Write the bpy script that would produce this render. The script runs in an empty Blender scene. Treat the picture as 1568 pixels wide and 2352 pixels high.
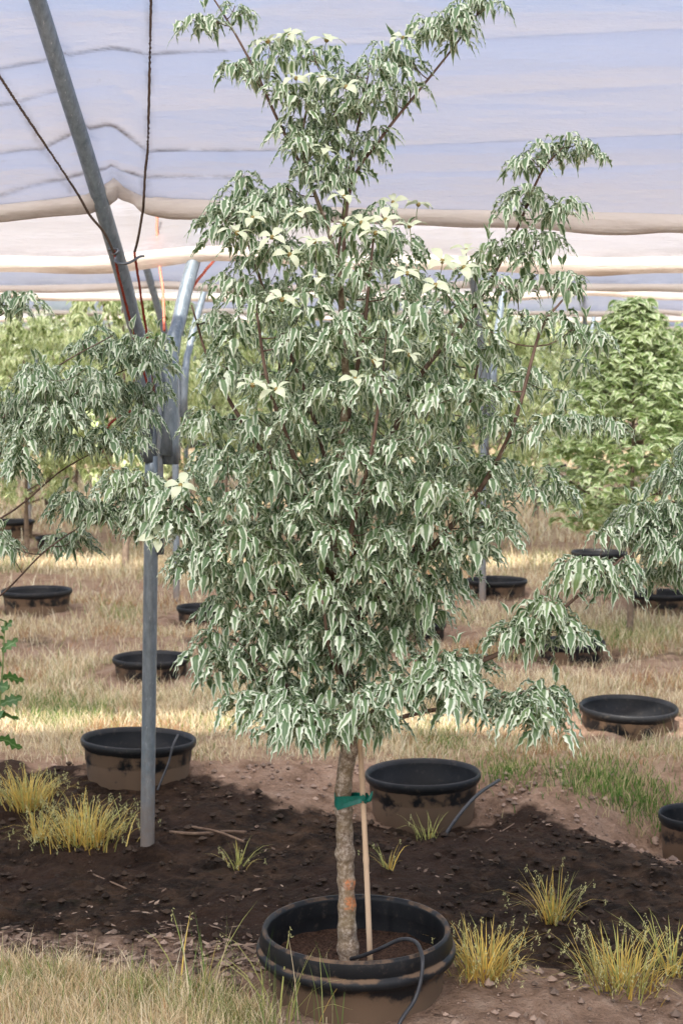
import bpy, math, random
import numpy as np
from mathutils import Vector, Matrix
random.seed(7); RNG = np.random.default_rng(7)
scene = bpy.context.scene
COL = scene.collection

# ------------------------------------------------------------------ camera
CAM_H = 1.55
FPX = 50/36*2352                    # focal length in pixels of a 1568 x 2352 picture
PITCH = math.atan(226/FPX)
cam = bpy.data.cameras.new('camera'); camo = bpy.data.objects.new('camera', cam); COL.objects.link(camo)
cam.lens = 50; cam.sensor_fit = 'VERTICAL'; cam.sensor_height = 36; cam.sensor_width = 24
cam.clip_start = .05; cam.clip_end = 3000
camo.location = (0, 0, CAM_H); camo.rotation_euler = (math.pi/2 - PITCH, 0, 0)
cam.dof.use_dof = True; cam.dof.focus_distance = 3.72; cam.dof.aperture_fstop = 7.0
scene.camera = camo

# ------------------------------------------------------------------ light
SUN_EL = math.radians(47); SUN_AZ = math.radians(196)   # azimuth clockwise from +Y: behind the camera
w = bpy.data.worlds.new('World'); scene.world = w; w.use_nodes = True
nt = w.node_tree; bg = nt.nodes['Background']
sky = nt.nodes.new('ShaderNodeTexSky'); sky.sky_type = 'NISHITA'; sky.sun_disc = False
sky.sun_elevation = SUN_EL; sky.sun_rotation = SUN_AZ; sky.dust_density = 2.2; sky.air_density = 1.0
nt.links.new(sky.outputs[0], bg.inputs[0]); bg.inputs[1].default_value = 0.14
sun = bpy.data.lights.new('sun', 'SUN'); sun.energy = 5.0; sun.angle = math.radians(1.0); sun.color = (1, .95, .875)
suno = bpy.data.objects.new('sun', sun); COL.objects.link(suno)
sd = Vector((math.sin(SUN_AZ)*math.cos(SUN_EL), math.cos(SUN_AZ)*math.cos(SUN_EL), math.sin(SUN_EL)))
suno.rotation_euler = (-sd).to_track_quat('-Z', 'Y').to_euler(); suno.location = (0, -3, 8)
vs = scene.view_settings; vs.view_transform = 'Standard'; vs.look = 'None'; vs.exposure = 1.10; vs.gamma = 1
scene.render.engine = 'CYCLES'
cy = scene.cycles; cy.use_denoising = True; cy.max_bounces = 8; cy.diffuse_bounces = 4; cy.transmission_bounces = 6
cy.transparent_max_bounces = 12; cy.caustics_reflective = False; cy.caustics_refractive = False
cy.sample_clamp_indirect = 6

# ------------------------------------------------------------------ helpers
def ray(u, v):
    x = (u-784)/FPX; y = (1176-v)/FPX; c, s = math.cos(PITCH), math.sin(PITCH)
    return x, c+y*s, -s+y*c
def at(u, v, d):
    r = ray(u, v); k = d/r[1]; return Vector((r[0]*k, d, CAM_H+r[2]*k))
def at_x(u, v, x):
    r = ray(u, v); k = x/r[0]; return Vector((x, r[1]*k, CAM_H+r[2]*k))
def project(P):
    P = np.asarray(P, float); c, s = math.cos(PITCH), math.sin(PITCH)
    y = P[..., 1]; z = P[..., 2]-CAM_H
    dep = y*c - z*s; up = y*s + z*c
    return 784+P[..., 0]/dep*FPX, 1176-up/dep*FPX, dep
def hash2(ix, iy, seed):
    h = (ix.astype(np.int64)*374761393 + iy.astype(np.int64)*668265263 + seed*974634777) & 0xffffffff
    h = ((h ^ (h >> 13))*1274126177) & 0xffffffff
    return ((h ^ (h >> 16)) & 0xffff)/65535.0
def vnoise(x, y, seed=0):
    x = np.asarray(x, float); y = np.asarray(y, float)
    ix = np.floor(x); iy = np.floor(y); fx = x-ix; fy = y-iy
    fx = fx*fx*(3-2*fx); fy = fy*fy*(3-2*fy)
    a = hash2(ix, iy, seed); b = hash2(ix+1, iy, seed); c = hash2(ix, iy+1, seed); d = hash2(ix+1, iy+1, seed)
    return (a*(1-fx)+b*fx)*(1-fy)+(c*(1-fx)+d*fx)*fy
def fbm(x, y, seed=0, o=4):
    t = 0; a = .5; n = 0
    for i in range(o):
        t = t+a*vnoise(np.asarray(x)*2**i+i*17.3, np.asarray(y)*2**i-i*9.1, seed+i); n += a; a *= .5
    return t/n
def sstep(a, b, x):
    t = np.clip((np.asarray(x, float)-a)/(b-a), 0, 1); return t*t*(3-2*t)

def mesh_np(name, V, faces, uv=None, attrs=None, smooth=True):
    """faces: list of int arrays (n,3) or (n,4); uv per vertex; attrs {name: per-vertex float or (n,3)}"""
    me = bpy.data.meshes.new(name); V = np.ascontiguousarray(V, np.float32)
    if not isinstance(faces, (list, tuple)): faces = [faces]
    faces = [np.asarray(f, np.int32) for f in faces if len(f)]
    loops = np.concatenate([f.ravel() for f in faces]); tot = np.concatenate([np.full(len(f), f.shape[1], np.int32) for f in faces])
    me.vertices.add(len(V)); me.vertices.foreach_set('co', V.ravel())
    me.loops.add(len(loops)); me.loops.foreach_set('vertex_index', loops)
    me.polygons.add(len(tot)); st = np.zeros(len(tot), np.int32); st[1:] = np.cumsum(tot)[:-1]
    me.polygons.foreach_set('loop_start', st); me.polygons.foreach_set('loop_total', tot)
    me.polygons.foreach_set('use_smooth', np.full(len(tot), smooth))
    if uv is not None:
        l = me.uv_layers.new(name='UVMap'); l.data.foreach_set('uv', np.ascontiguousarray(np.asarray(uv, np.float32)[loops]).ravel())
    for k, a in (attrs or {}).items():
        a = np.asarray(a, np.float32)
        if a.ndim == 1:
            t = me.attributes.new(k, 'FLOAT', 'POINT'); t.data.foreach_set('value', a)
        else:
            t = me.attributes.new(k, 'FLOAT_COLOR', 'POINT'); t.data.foreach_set('color', np.concatenate([a, np.ones((len(a), 1), np.float32)], 1).ravel())
    me.update(calc_edges=True); me.validate(); return me
def obj(name, me, m=None, parent=None, loc=None):
    o = bpy.data.objects.new(name, me); COL.objects.link(o)
    if m is not None and me is not None and not me.materials: me.materials.append(m)
    if loc is not None: o.location = loc
    if parent is not None: o.parent = parent
    return o
def tag(o, label=None, cat=None, group=None, kind=None):
    if label: o['label'] = label
    if cat: o['category'] = cat
    if group: o['group'] = group
    if kind: o['kind'] = kind
    return o
def thing(name, loc, label, cat, group=None):
    o = bpy.data.objects.new(name, None); COL.objects.link(o); o.location = loc; o.empty_display_size = .1
    return tag(o, label, cat, group)
def copy_tree(o, parent=None):
    c = o.copy(); COL.objects.link(c); c.parent = parent
    for ch in list(o.children): copy_tree(ch, c)
    return c
class Acc:
    def __init__(s): s.V = []; s.F3 = []; s.F4 = []; s.UV = []; s.A = {}; s.n = 0
    def add(s, V, F3=None, F4=None, uv=None, **attrs):
        V = np.asarray(V, float)
        if F3 is not None and len(F3): s.F3.append(np.asarray(F3)+s.n)
        if F4 is not None and len(F4): s.F4.append(np.asarray(F4)+s.n)
        s.V.append(V); s.UV.append(np.zeros((len(V), 2)) if uv is None else np.asarray(uv))
        for k, a in attrs.items(): s.A.setdefault(k, []).append(a)
        s.n += len(V)
    def mesh(s, name, smooth=True):
        fs = []
        if s.F3: fs.append(np.concatenate(s.F3))
        if s.F4: fs.append(np.concatenate(s.F4))
        return mesh_np(name, np.concatenate(s.V), fs, np.concatenate(s.UV), {k: np.concatenate(a) for k, a in s.A.items()}, smooth)
def smooth_path(P, n):
    """Catmull-Rom through points (k, c) -> n samples"""
    P = np.asarray(P, float); k = len(P)
    if k == 2: return P[0]+(P[1]-P[0])*np.linspace(0, 1, n)[:, None]
    E = np.vstack([2*P[0]-P[1], P, 2*P[-1]-P[-2]])
    t = np.linspace(0, k-1-1e-9, n); i = np.floor(t).astype(int); f = (t-i)[:, None]
    a, b, c, d = E[i], E[i+1], E[i+2], E[i+3]
    return .5*((2*b)+(-a+c)*f+(2*a-5*b+4*c-d)*f*f+(-a+3*b-3*c+d)*f**3)
def tube(P, R, ns=8, caps=True, lobes=0, twist=0.0):
    """swept tube; returns V, F3, F4, uv"""
    P = np.asarray(P, float); n = len(P); R = np.broadcast_to(np.asarray(R, float), (n,))
    T = np.gradient(P, axis=0); T /= np.linalg.norm(T, axis=1)[:, None]+1e-12
    up = np.array([0, 0, 1.]) if abs(T[0][2]) < .9 else np.array([1., 0, 0])
    N = np.zeros_like(P); N[0] = np.cross(T[0], up); N[0] /= np.linalg.norm(N[0])
    for i in range(1, n):
        v = N[i-1]-T[i]*np.dot(N[i-1], T[i]); N[i] = v/(np.linalg.norm(v)+1e-12)
    B = np.cross(T, N); a = np.arange(ns)/ns*2*math.pi
    L = np.concatenate([[0], np.cumsum(np.linalg.norm(np.diff(P, axis=0), axis=1))])
    aa = a[None]+twist*L[:, None]
    rr = R[:, None]*(1+(0.22*np.cos(lobes*a)[None] if lobes else 0)*np.ones((n, 1)))
    V = P[:, None]+rr[..., None]*(np.cos(aa)[..., None]*N[:, None]+np.sin(aa)[..., None]*B[:, None])
    V = V.reshape(-1, 3); i = np.arange(n-1)[:, None]*ns; j = np.arange(ns)[None]; j2 = (j+1) % ns
    F4 = np.stack([i+j, i+j2, i+ns+j2, i+ns+j], -1).reshape(-1, 4)
    uv = np.stack([np.tile(a/(2*math.pi), n), np.repeat(L, ns)], 1); F3 = []
    if caps:
        V = np.vstack([V, P[0], P[-1]]); c0 = n*ns; uv = np.vstack([uv, [0, 0], [0, L[-1]]])
        for k in range(ns):
            F3.append((c0, (k+1) % ns, k)); F3.append((c0+1, (n-1)*ns+k, (n-1)*ns+(k+1) % ns))
    return V, np.array(F3, int).reshape(-1, 3), F4, uv
def tube_obj(name, pts, R, m, parent=None, ns=8, n=None, lobes=0, twist=0, off=None):
    P = smooth_path(pts, n) if n else np.asarray(pts, float)
    if np.ndim(R): R = np.interp(np.linspace(0, 1, len(P)), np.linspace(0, 1, len(R)), R)
    if off is not None: P = P-np.asarray(off)
    V, F3, F4, uv = tube(P, R, ns, True, lobes, twist); return obj(name, mesh_np(name, V, [F3, F4], uv), m, parent)
def lathe(profile, ns=48, wob=0.0, seed=0):
    pr = np.asarray(profile, float); n = len(pr); a = np.arange(ns)/ns*2*math.pi
    wv = 1+wob*(np.sin(2*a+seed)+.5*np.sin(3*a+seed*2.1))
    V = np.stack([pr[:, 0:1]*np.cos(a)*wv, pr[:, 0:1]*np.sin(a)*wv, np.repeat(pr[:, 1:2], ns, 1)], -1).reshape(-1, 3)
    i = np.arange(n-1)[:, None]*ns; j = np.arange(ns)[None]; j2 = (j+1) % ns
    F4 = np.stack([i+j, i+j2, i+ns+j2, i+ns+j], -1).reshape(-1, 4)
    return V, F4

# ------------------------------------------------------------------ materials
def newmat(name):
    m = bpy.data.materials.new(name); m.use_nodes = True; t = m.node_tree
    return m, t, t.nodes['Principled BSDF'], t.nodes['Material Output']
def N(t, typ, **kw):
    n = t.nodes.new(typ)
    for k, v in kw.items():
        if hasattr(n, k): setattr(n, k, v)
        else: n.inputs[k].default_value = v
    return n
def noise(t, scale, detail=4, rough=.55, vec=None, stretch=None):
    n = N(t, 'ShaderNodeTexNoise'); n.inputs['Scale'].default_value = scale; n.inputs['Detail'].default_value = detail; n.inputs['Roughness'].default_value = rough
    if vec is None:
        vec = N(t, 'ShaderNodeNewGeometry').outputs['Position']
    if stretch:
        mp = N(t, 'ShaderNodeMapping'); mp.inputs['Scale'].default_value = stretch; t.links.new(vec, mp.inputs[0]); vec = mp.outputs[0]
    t.links.new(vec, n.inputs['Vector']); return n.outputs['Fac']
def ramp(t, fac, stops):
    r = N(t, 'ShaderNodeValToRGB'); e = r.color_ramp.elements
    while len(e) < len(stops): e.new(.5)
    for i, (p, c) in enumerate(stops):
        e[i].position = p; e[i].color = (*c, 1) if len(c) == 3 else c
    t.links.new(fac, r.inputs[0]); return r.outputs[0]
def mix(t, fac, a, b, mode='MIX'):
    n = N(t, 'ShaderNodeMix', data_type='RGBA', blend_type=mode)
    for sock, val in ((n.inputs[0], fac), (n.inputs[6], a), (n.inputs[7], b)):
        if isinstance(val, bpy.types.NodeSocket): t.links.new(val, sock)
        elif isinstance(val, (int, float)): sock.default_value = val
        else: sock.default_value = (*val, 1)
    return n.outputs[2]
def math_(t, op, a, b=0.0, clamp=False):
    n = N(t, 'ShaderNodeMath', operation=op, use_clamp=clamp)
    for s, v in ((n.inputs[0], a), (n.inputs[1], b)):
        if isinstance(v, bpy.types.NodeSocket): t.links.new(v, s)
        else: s.default_value = v
    return n.outputs[0]
def bump(t, bs, h, strength=.4, dist=.01):
    b = N(t, 'ShaderNodeBump'); b.inputs['Strength'].default_value = strength; b.inputs['Distance'].default_value = dist
    t.links.new(h, b.inputs['Height']); t.links.new(b.outputs[0], bs.inputs['Normal'])
def attr(t, name, out='Fac'):
    a = N(t, 'ShaderNodeAttribute', attribute_name=name); return a.outputs[out]
def simple(name, c1, c2, scale=20, rough=.7, bmp=0, spec=.3, metal=0, stretch=None, bscale=None):
    m, t, bs, out = newmat(name)
    t.links.new(ramp(t, noise(t, scale, stretch=stretch), [(.3, c1), (.7, c2)]), bs.inputs['Base Color'])
    bs.inputs['Roughness'].default_value = rough; bs.inputs['Specular IOR Level'].default_value = spec; bs.inputs['Metallic'].default_value = metal
    if bmp: bump(t, bs, noise(t, bscale or scale*2, 5, stretch=stretch), bmp)
    return m
def add_translucent(t, bs, out, col, fac):
    tr = N(t, 'ShaderNodeBsdfTranslucent'); mx = N(t, 'ShaderNodeMixShader'); mx.inputs[0].default_value = fac
    t.links.new(col, tr.inputs[0]); t.links.new(bs.outputs[0], mx.inputs[1]); t.links.new(tr.outputs[0], mx.inputs[2]); t.links.new(mx.outputs[0], out.inputs[0])

def leaf_material(name, g1, g2, cream1, cream2, edge=.52, trans=.3):
    m, t, bs, out = newmat(name)
    uv = N(t, 'ShaderNodeUVMap'); sp = N(t, 'ShaderNodeSeparateXYZ'); t.links.new(uv.outputs[0], sp.inputs[0])
    a = math_(t, 'ABSOLUTE', math_(t, 'SUBTRACT', sp.outputs[0], .5)); a = math_(t, 'MULTIPLY', a, 2.0)
    nz = noise(t, 55, 3, .6); n2 = noise(t, 7, 2)
    a2 = math_(t, 'ADD', a, math_(t, 'MULTIPLY', math_(t, 'SUBTRACT', nz, .5), .55))
    a2 = math_(t, 'ADD', a2, math_(t, 'MULTIPLY', math_(t, 'SUBTRACT', attr(t, 'rnd'), .5), .42))
    f = ramp(t, a2, [(edge-.22, (0, 0, 0)), (edge-.10, (.22, .22, .22)), (edge-.02, (.38, .38, .38)), (edge+.08, (1, 1, 1))])
    green = mix(t, n2, g1, g2)
    green = mix(t, math_(t, 'MULTIPLY', attr(t, 'rnd'), .45), green, tuple(min(1, c*1.55) for c in g2))
    yl = ramp(t, noise(t, 4.5, 2), [(.52, (0, 0, 0)), (.72, (.5, .5, .5))])
    green = mix(t, yl, green, tuple(min(1, c) for c in (g2[0]*1.9, g2[1]*1.6, g2[2]*1.1)))
    # mid rib and side veins, a little paler
    rib = ramp(t, a, [(0.03, (1, 1, 1)), (.09, (0, 0, 0))])
    green = mix(t, math_(t, 'MULTIPLY', rib, .45), green, (.30, .38, .19))
    vv = math_(t, 'ADD', math_(t, 'MULTIPLY', sp.outputs[1], 9.0), math_(t, 'MULTIPLY', a, -2.2))
    vein = ramp(t, math_(t, 'PINGPONG', vv, .5), [(.0, (1, 1, 1)), (.12, (0, 0, 0))])
    green = mix(t, math_(t, 'MULTIPLY', vein, .16), green, (.24, .32, .17))
    cream = mix(t, noise(t, 25, 3), cream1, cream2)
    col = mix(t, f, green, cream)
    t.links.new(col, bs.inputs['Base Color']); bs.inputs['Roughness'].default_value = .43; bs.inputs['Specular IOR Level'].default_value = .45
    bump(t, bs, vein, .25, .002)
    add_translucent(t, bs, out, mix(t, .35, col, (.55, .7, .25), 'MULTIPLY'), trans)
    return m
M = {}
M['leaf'] = leaf_material('variegated_leaf', (.068, .14, .058), (.135, .22, .10), (.83, .87, .73), (.69, .77, .58), .58, .38)
M['leaf_far'] = leaf_material('distant_leaf', (.14, .22, .07), (.22, .30, .11), (.78, .80, .50), (.62, .68, .38), .42, .45)
M['leaf_bush'] = leaf_material('bush_leaf', (.19, .30, .10), (.28, .40, .15), (.80, .84, .56), (.68, .76, .46), .45, .45)
M['leaf_green'] = leaf_material('plain_leaf', (.025, .075, .018), (.05, .12, .03), (.08, .15, .04), (.06, .13, .03), .9)
M['leaf_purple'] = leaf_material('purple_leaf', (.035, .012, .02), (.06, .02, .03), (.05, .02, .03), (.06, .03, .03), .9)
M['weed'] = leaf_material('weed_leaf', (.035, .10, .02), (.07, .16, .035), (.06, .13, .03), (.06, .13, .03), .9)
m, t, bs, out = newmat('bract'); c = ramp(t, noise(t, 40, 3), [(.3, (.60, .65, .42)), (.7, (.68, .72, .53))])
t.links.new(c, bs.inputs['Base Color']); bs.inputs['Roughness'].default_value = .6; add_translucent(t, bs, out, c, .3); M['bract'] = m
M['flower_center'] = simple('flower_head', (.25, .17, .06), (.34, .28, .1), 300, .8, .5)
M['pedicel'] = simple('flower_stalk', (.16, .22, .07), (.2, .26, .09), 30)
m, t, bs, out = newmat('trunk_bark')
c = ramp(t, noise(t, 90, 6, .7), [(.3, (.08, .055, .036)), (.48, (.24, .18, .13)), (.68, (.52, .45, .37))])
c = mix(t, ramp(t, noise(t, 14, 3), [(.45, (0, 0, 0)), (.65, (.6, .6, .6))]), c, (.20, .145, .075))
pn = math_(t, 'MULTIPLY', attr(t, 'paint'), ramp(t, noise(t, 130, 4), [(.38, (0, 0, 0)), (.6, (.85, .85, .85))]))
c = mix(t, pn, c, (.56, .19, .07)); t.links.new(c, bs.inputs['Base Color']); bs.inputs['Roughness'].default_value = .9; bs.inputs['Specular IOR Level'].default_value = .1
bump(t, bs, noise(t, 110, 6, .7), .9, .006); M['bark'] = m
M['branch'] = simple('branch_bark', (.075, .042, .03), (.17, .115, .085), 35, .75, .3)
M['twig'] = simple('twig_bark', (.10, .035, .03), (.15, .07, .045), 25, .7)
M['far_bark'] = simple('distant_bark', (.10, .07, .05), (.2, .15, .11), 30, .9)
# black plastic with dust and mud
def plastic(name, mud):
    m, t, bs, out = newmat(name); ob = N(t, 'ShaderNodeTexCoord').outputs['Object']
    base = ramp(t, noise(t, 6, 3, vec=ob), [(.3, (.006, .0065, .0075)), (.7, (.014, .0145, .016))])
    dust = ramp(t, noise(t, 38, 6, .72, vec=ob), [(.56, (0, 0, 0)), (.85, (.4, .4, .4))])
    base = mix(t, dust, base, (.16, .125, .095))
    f = math_(t, 'ADD', attr(t, 'mud'), math_(t, 'MULTIPLY', math_(t, 'SUBTRACT', noise(t, 9, 5, .65, vec=ob), .5), 1.1))
    f = ramp(t, f, [(.48, (0, 0, 0)), (.6, (.92, .92, .92))])
    base = mix(t, f, base, mud)
    t.links.new(base, bs.inputs['Base Color'])
    t.links.new(math_(t, 'ADD', math_(t, 'MULTIPLY', f, .35), .5), bs.inputs['Roughness']); bs.inputs['Specular IOR Level'].default_value = .22
    bump(t, bs, noise(t, 60, 4, vec=ob), .15, .004); return m
M['plastic'] = plastic('black_plastic', (.125, .08, .05))
M['hose'] = simple('black_hose', (.015, .015, .017), (.03, .03, .032), 30, .5, .1, .4)
M['potsoil'] = simple('potting_soil', (.012, .007, .005), (.075, .042, .028), 130, .95, 1.0, .1, bscale=90)
m, t, bs, out = newmat('galvanised_steel')
c = ramp(t, noise(t, 55, 5, .7, stretch=(1, 1, .35)), [(.3, (.13, .16, .18)), (.7, (.25, .29, .32))])
c = mix(t, ramp(t, noise(t, 120, 3, .6, stretch=(1, 1, .3)), [(.64, (0, 0, 0)), (.72, (.7, .7, .7))]), c, (.45, .47, .48))
f = math_(t, 'ADD', attr(t, 'mud'), math_(t, 'MULTIPLY', math_(t, 'SUBTRACT', noise(t, 30, 5, .7), .5), .7))
f = ramp(t, f, [(.35, (0, 0, 0)), (.9, (.8, .8, .8))])
c = mix(t, f, c, (.21, .15, .11)); t.links.new(c, bs.inputs['Base Color'])
t.links.new(math_(t, 'MULTIPLY', math_(t, 'SUBTRACT', 1.0, f), .35), bs.inputs['Metallic']); bs.inputs['Roughness'].default_value = .42; M['steel'] = m
M['wire'] = simple('wire', (.10, .11, .12), (.2, .21, .22), 40, .45, metal=.7)
M['rope_red'] = simple('red_rope', (.16, .022, .012), (.30, .055, .03), 120, .9)
M['rope_orange'] = simple('orange_rope', (.75, .16, .09), (.85, .28, .2), 120, .9)
M['rope_brown'] = simple('brown_rope', (.05, .032, .022), (.13, .09, .065), 120, .9)
M['tape'] = simple('green_tape', (.0, .085, .062), (.0, .13, .09), 60, .42, .25, .4)
M['bamboo'] = simple('bamboo', (.36, .24, .14), (.52, .38, .26), 12, .55, .1, stretch=(1, 1, .2))
M['stick'] = simple('dead_stick', (.10, .06, .04), (.2, .13, .085), 40, .9)
# grass: colour per blade
def blade_mat(name):
    m, t, bs, out = newmat(name); a = N(t, 'ShaderNodeAttribute', attribute_name='col').outputs['Color']
    t.links.new(a, bs.inputs['Base Color']); bs.inputs['Roughness'].default_value = .7; bs.inputs['Specular IOR Level'].default_value = .2
    add_translucent(t, bs, out, a, .3); return m
M['blade'] = blade_mat('grass_blade'); M['litter'] = blade_mat('dry_litter')
# polythene film
def film_mat(name, dirty):
    m, t, bs, out = newmat(name)
    c = mix(t, ramp(t, noise(t, 1.3, 4, stretch=(.35, 2, 2)), [(.4, (0, 0, 0)), (.75, (.5, .5, .5))]), (.87, .85, .865), (.79, .77, .785))
    c = mix(t, ramp(t, noise(t, 30, 6, .8, stretch=(.5, 1, 1)), [(.62, (0, 0, 0)), (.8, (.35, .35, .35))]), c, (.52, .47, .42))
    d = attr(t, 'dirt'); nn = noise(t, 10, 6, .75, stretch=(.25, 1, 1))
    f = math_(t, 'MULTIPLY', d, ramp(t, nn, [(.36, (0, 0, 0)), (.6, (1, 1, 1))]))
    c = mix(t, 1.0, c, (1, 1, 1) if not dirty else (1.0, .94, .83), 'MULTIPLY')
    c = mix(t, f, c, (.16, .12, .095) if not dirty else (.30, .20, .12))
    tr = N(t, 'ShaderNodeBsdfTranslucent'); df = N(t, 'ShaderNodeBsdfDiffuse'); tp = N(t, 'ShaderNodeBsdfTransparent')
    bp = N(t, 'ShaderNodeBump'); bp.inputs['Strength'].default_value = .55; bp.inputs['Distance'].default_value = .05
    wr = math_(t, 'ADD', noise(t, 3.2, 6, .6, stretch=(.22, 1.4, 2.2)), math_(t, 'MULTIPLY', noise(t, 9, 5, .65, stretch=(.5, 1, 1.6)), .35))
    t.links.new(wr, bp.inputs['Height']); t.links.new(bp.outputs[0], tr.inputs['Normal']); t.links.new(bp.outputs[0], df.inputs['Normal'])
    tc = mix(t, .55, c, (.95, .96, 1.0), 'MULTIPLY')
    t.links.new(tc, tr.inputs[0]); t.links.new(c, df.inputs[0]); tp.inputs[0].default_value = (.95, .96, 1, 1)
    m1 = N(t, 'ShaderNodeMixShader'); m1.inputs[0].default_value = .86 if not dirty else .55
    t.links.new(df.outputs[0], m1.inputs[1]); t.links.new(tr.outputs[0], m1.inputs[2])
    m2 = N(t, 'ShaderNodeMixShader'); m2.inputs[0].default_value = .10 if not dirty else 0
    t.links.new(m1.outputs[0], m2.inputs[1]); t.links.new(tp.outputs[0], m2.inputs[2]); t.links.new(m2.outputs[0], out.inputs[0]); return m
M['film'] = film_mat('polythene_film', False); M['roll'] = film_mat('rolled_polythene', True)
# soil
m, t, bs, out = newmat('soil_ground')
dry = ramp(t, noise(t, 9, 6, .7), [(.28, (.17, .105, .067)), (.5, (.32, .21, .145)), (.75, (.44, .32, .235))])
dry = mix(t, ramp(t, noise(t, 60, 4, .7), [(.55, (0, 0, 0)), (.75, (.6, .6, .6))]), dry, (.10, .066, .047))
wet = ramp(t, noise(t, 11, 6, .7), [(.3, (.008, .005, .0032)), (.45, (.026, .0155, .0095)), (.66, (.085, .050, .030))])
wet = mix(t, ramp(t, noise(t, 5, 5, .65), [(.6, (0, 0, 0)), (.75, (.5, .5, .5))]), wet, (.026, .026, .009))
f = math_(t, 'ADD', attr(t, 'wet'), math_(t, 'MULTIPLY', math_(t, 'SUBTRACT', noise(t, 7, 8, .72), .5), 1.5))
f = ramp(t, f, [(.30, (0, 0, 0)), (.70, (1, 1, 1))])
wet = mix(t, ramp(t, noise(t, 1.6, 3), [(.42, (0, 0, 0)), (.62, (.75, .75, .75))]), wet, (.046, .026, .0175))
c = mix(t, f, dry, wet)
c = mix(t, math_(t, 'MULTIPLY', attr(t, 'straw'), ramp(t, noise(t, 18, 5, .7), [(.3, (0, 0, 0)), (.6, (1, 1, 1))])), c, (.42, .32, .20))
t.links.new(c, bs.inputs['Base Color'])
t.links.new(math_(t, 'SUBTRACT', .95, math_(t, 'MULTIPLY', f, .3)), bs.inputs['Roughness']); bs.inputs['Specular IOR Level'].default_value = .06
h = math_(t, 'ADD', noise(t, 35, 6, .7), math_(t, 'MULTIPLY', noise(t, 9, 3), 1.2)); bump(t, bs, h, 1.0, .05); M['soil'] = m

# ------------------------------------------------------------------ the ground
MAIN = at(803, 2200, 3.76)                               # foot of the main tree
POTS = []                                                # u, v of rim centre, width px, distance, depth of rim over soil
def gz(x, y):
    x = np.asarray(x, float); y = np.asarray(y, float)
    z = .03*np.clip(y-5.5, 0, 60)*sstep(5.5, 9, y) - .05*sstep(60, 200, y)
    z = z + .05*(fbm(x*.9, y*.9, 3, 3)-.5)
    near = 1-sstep(9, 16, y)
    z = z + near*(.035*(fbm(x*4, y*4, 11, 4)-.5)+.042*(np.abs(fbm(x*9, y*9, 21, 4)-.5)*2-.3)+.012*(fbm(x*26, y*26, 23, 3)-.5))
    z = z + near*.05*np.exp(-((y-5.95)/.35)**2)*(.4+fbm(x*1.3, y*.5, 5, 2))*np.where(np.abs(x) < 9, 1, 0)
    z = z - .04*np.exp(-((y-4.75)/.55)**2)
    z = z + .03*np.exp(-((x+.70)**2+(y-5.04)**2)/.008)
    return z
def wetness(x, y):
    n = fbm(x*2.2, y*2.2, 31, 4)-.5
    up = np.interp(x, [-1.6, -.58, -.45, -.3, .1, .5, .72, 1.0, 1.3], [6.05, 5.95, 5.75, 5.6, 5.58, 5.74, 5.74, 5.38, 5.1])+.30*n
    lo = np.interp(x, [-1.2, -.3, .3, 1.0], [4.16, 4.02, 3.96, 3.88])+.35*n
    n3 = fbm(x*9, y*9, 33, 3)-.5; lo = lo+.25*n3; up = up+.3*n3; a = sstep(lo-.16, lo+.16, y)*(1-sstep(up-.12, up+.12, y))
    b = (1-sstep(.0, .5, np.abs(y-8.9+.2*np.sin(x))))*.55+(1-sstep(.0, .7, np.abs(y-12.3)))*.8
    return np.clip(a+b*sstep(.45, .6, fbm(x*.7, y*.7, 41, 3)), 0, 1)
xs = np.concatenate([-np.geomspace(900, 2.4, 50), np.linspace(-2.3, 2.3, 231), np.geomspace(2.4, 900, 50)])
ys = np.concatenate([np.linspace(-30, 2.6, 20), np.linspace(2.7, 7.0, 216), np.linspace(7.05, 16, 130), np.geomspace(16.3, 1500, 60)])
X, Y = np.meshgrid(xs, ys); Z = gz(X, Y)
def grid_faces(nr, nc):
    i = np.arange(nr-1)[:, None]*nc; j = np.arange(nc-1)[None]
    return np.stack([i+j, i+j+1, i+nc+j+1, i+nc+j], -1).reshape(-1, 4)
def straw_amount(x, y):
    n = fbm(x*1.1+3, y*1.1, 51, 4)
    far = sstep(6.15, 6.6, y+.5*(n-.5))
    bare = np.maximum((1-sstep(.15, .45, np.abs(y-8.6+.35*np.sin(x*1.3)+.5*(n-.5))))*.9, (1-sstep(.2, .6, np.abs(y-10.9+.4*np.sin(x*1.1+1)+.6*(n-.5))))*.85)
    bare = np.maximum(bare, (1-sstep(.3, .8, np.abs(y-14.2+.4*np.sin(x*.8))))*.8)
    for p in PATCH: bare = np.maximum(bare, 1-sstep(p[2]*.75, p[2]*1.25, np.hypot(x-p[0], (y-p[1])*1.0)+.25*(n-.5)))
    return far*(1-bare)*sstep(.30, .48, n+.12)
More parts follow.
